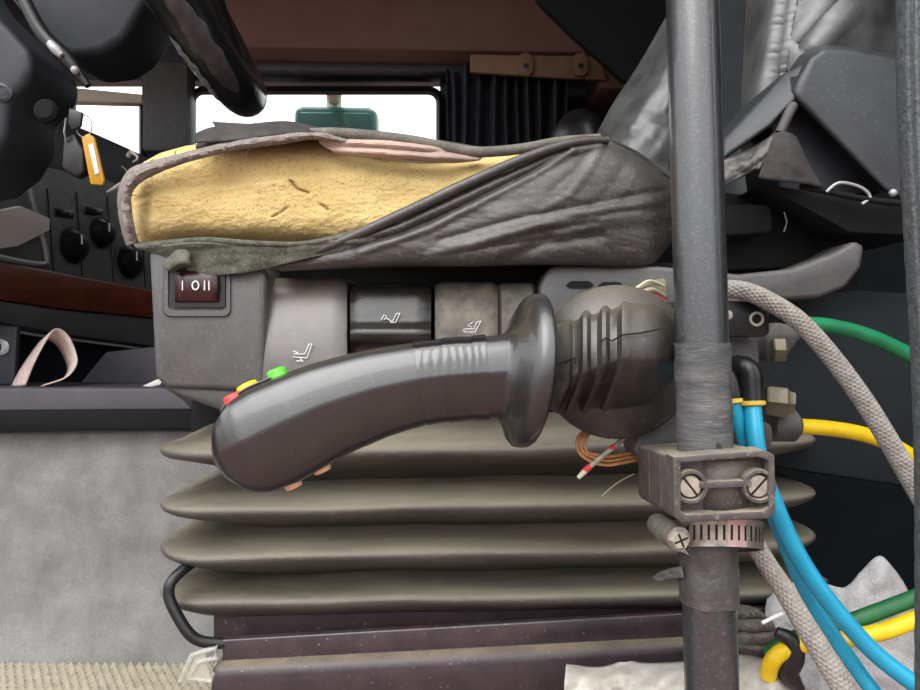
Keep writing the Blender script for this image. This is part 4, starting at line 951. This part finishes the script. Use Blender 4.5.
def elbow(q, r, lab):
    k = obj('elbow', G().tube(px(q), r, 16, sub=30), M['black'], t, label=lab)
    e = px(q)[-1]; d = (px(q)[-1] - px(q)[-2]).normalized()
    obj('collar', G().lathe(e - d * .001, d, [(r * .9, 0), (r * 1.08, .0005), (r * 1.1, .003), (r * .9, .004)], 20), M['oring'], k, label='yellow collar')
elbow([(738, 366, .50), (745, 368, .485), (750, 374, .482), (751, 388, .481), (752, 402, .48)], .0082, 'black hose elbow')
elbow([(722, 372, .49), (728, 378, .485), (731, 388, .483), (733, 400, .482)], .0066, None)
obj('elbow_nut', G().lathe(P(737, 366, .497), (1, -.5, 0), [(.006, 0), (.0072, .002), (.0072, .007), (.0065, .008)], 16), M['copper'], t)
obj('yellow_port', G().lathe(P(770, 425, .54), (1, .05, -.02), [(.012, 0), (.013, .002), (.013, .018), (.009, .022)], 20), M['darkgrey'], t)

# ------------------------------------------------------------------ hoses and cables
wire([(733, 402, .482), (739, 422, .482), (747, 445, .483), (758, 475, .484), (770, 505, .485), (782, 535, .487), (797, 572, .49), (818, 612, .49), (842, 648, .485), (866, 682, .48), (895, 720, .47)], .0053, M['blue'], 'air_hose', 'blue air hose, the left of the two leaving the elbows', 'hose', 'blue air hoses', 80, 16)
wire([(752.5, 404, .48), (754, 425, .473), (757, 450, .469), (765, 480, .468), (776, 508, .469), (790, 540, .47), (812, 578, .468), (840, 615, .466), (876, 654, .464), (920, 688, .46), (960, 715, .455)], .0060, M['blue'], 'air_hose', 'blue air hose, the right of the two leaving the elbows', 'hose', 'blue air hoses', 80, 16)
wire([(806, 324, .53), (830, 326, .535), (860, 333, .54), (890, 345, .545), (925, 364, .55), (980, 400, .56)], .0058, M['green'], 'air_tube', 'bright green tube curving right from the valve bracket', 'hose', None, 50, 16)
wire([(795, 426, .545), (825, 428, .55), (858, 433, .555), (888, 443, .56), (925, 465, .565), (980, 505, .57)], .0062, M['yellow'], 'air_tube', 'yellow tube curving right beneath the green one, at lever height', 'hose', None, 50, 16)
obj('braided_cable', braid(px([(690, 290, .50), (720, 289, .488), (745, 291, .48), (772, 303, .475), (800, 322, .47), (830, 355, .465), (862, 398, .46), (890, 443, .455), (920, 495, .45), (960, 560, .44)]), [.0062, .0062], 760), M['braid'], ang=80, label='grey braided cable arching over the valve bracket to the right edge', cat='cable')
obj('braided_cable', braid(px([(735, 500, .46), (748, 530, .455), (762, 556, .45), (784, 590, .44), (808, 630, .43), (834, 672, .42), (862, 720, .41)]), [.0058, .006, .0066, .007], 560), M['braid'], ang=80, label='grey braided cable running down below the hose clamp', cat='cable')
wire([(960, 582, .52), (920, 596, .515), (880, 611, .51), (850, 622, .51), (825, 630, .51), (800, 637, .51), (782, 644, .51), (770, 655, .515)], .0060, M['dkgreen'], 'air_tube', 'dark green tube lying over the grey rag at the bottom right', 'hose', None, 50, 16)
wire([(960, 606, .50), (920, 618, .50), (885, 631, .498), (855, 637, .498), (825, 643, .496), (800, 645, .496), (782, 652, .498), (772, 662, .50), (768, 676, .505)], .0060, M['yellow'], 'air_tube', 'yellow tube lying over the rag at the bottom right', 'hose', None, 60, 16)
g = G().tube(px([(776, 632, .50), (790, 640, .497), (794, 655, .497), (788, 672, .50), (800, 690, .505)]), [.004, .007, .008, .007, .004], 12, sub=30); obj('taped_joint', g, M['black'], label='black taped joint where the green and yellow tubes meet', cat='tape')
g = G().tube(px([(762, 623, .44), (774, 617, .44), (790, 610, .438)]), .0012, 8); obj('cable_tie', g, M['white'], label='white cable tie end beside the lower braided cable', cat='cable tie')

# ------------------------------------------------------------------ rags
def drag(x, y, v, u): return -.006 * abs(math.sin(x * .05 + y * .06 + 2 * nse(x / 40, y / 40))) ** 3 + .010 * fbm(x / 40, y / 26, 3, 2) + .0015 * fbm(x / 12, y / 10, 5, 2) + .004 * math.sin(x * .12 + 2 * nse(x / 30, y / 12))
rg = [[(566, 665, .56), (600, 668, .555), (625, 662, .55), (650, 664, .55), (690, 662, .55), (730, 655, .55), (770, 662, .55), (800, 690, .55)], [(565, 680, .53), (600, 684, .52), (625, 680, .52), (650, 680, .515), (690, 680, .51), (730, 675, .51), (775, 680, .51), (805, 705, .51)],
      [(565, 720, .52), (600, 720, .51), (625, 720, .51), (650, 720, .505), (690, 720, .50), (730, 720, .50), (780, 720, .50), (810, 730, .50)], [(565, 780, .53), (600, 780, .53), (625, 780, .53), (650, 780, .53), (690, 780, .53), (730, 780, .53), (780, 780, .53), (810, 780, .53)]]
obj('rag', G().grid(surf(rg, 100, 50, drag)), M['rag'], label='crumpled white rag at the bottom, behind the foot of the pole', cat='rag', solid=.002)
def dfz(x, y, v, u): return .006 * fbm(x / 40, y / 30, 6, 2) + .0008 * fbm(x / 7, y / 7, 2)
gr = [[(768, 600, .70), (785, 585, .68), (815, 582, .67), (845, 588, .67), (862, 572, .66), (878, 557, .66), (890, 566, .66), (905, 588, .67), (916, 615, .68)],
      [(766, 618, .66), (790, 605, .64), (820, 602, .63), (845, 606, .63), (865, 596, .625), (880, 584, .62), (893, 592, .625), (906, 612, .63), (918, 640, .65)],
      [(770, 640, .63), (790, 640, .61), (820, 640, .60), (845, 640, .60), (865, 640, .60), (880, 640, .60), (895, 645, .60), (910, 655, .61), (922, 680, .63)],
      [(780, 700, .60), (800, 700, .58), (820, 700, .57), (845, 700, .57), (865, 700, .57), (885, 700, .57), (905, 705, .57), (920, 710, .58), (935, 720, .60)],
      [(780, 780, .60), (800, 780, .58), (820, 780, .57), (845, 780, .57), (865, 780, .57), (885, 780, .57), (905, 780, .57), (920, 780, .58), (935, 780, .60)]]
gr = [[(x, y, .56 + (Y - .57) * .3) for x, y, Y in r] for r in gr]
obj('fleece_rag', G().grid(surf(gr, 100, 70, dfz)), M['greyrag'], label='fluffy pale grey rag heaped at the bottom right behind the hoses', cat='rag', solid=.003)
fr_ = [[(730, 606, .55), (750, 608, .545), (768, 618, .545), (778, 640, .55)], [(730, 622, .54), (750, 626, .535), (766, 632, .535), (775, 645, .545)], [(730, 646, .545), (750, 648, .54), (764, 650, .54), (774, 654, .55)]]
obj('folded_fabric', G().grid(surf(fr_, 30, 24, lambda x, y, v, u: .004 * math.sin(y * .5) + .003 * fbm(x / 10, y / 6))), M['roll'], label='folded dusty grey fabric right of the pole foot', cat='fabric', solid=.004)
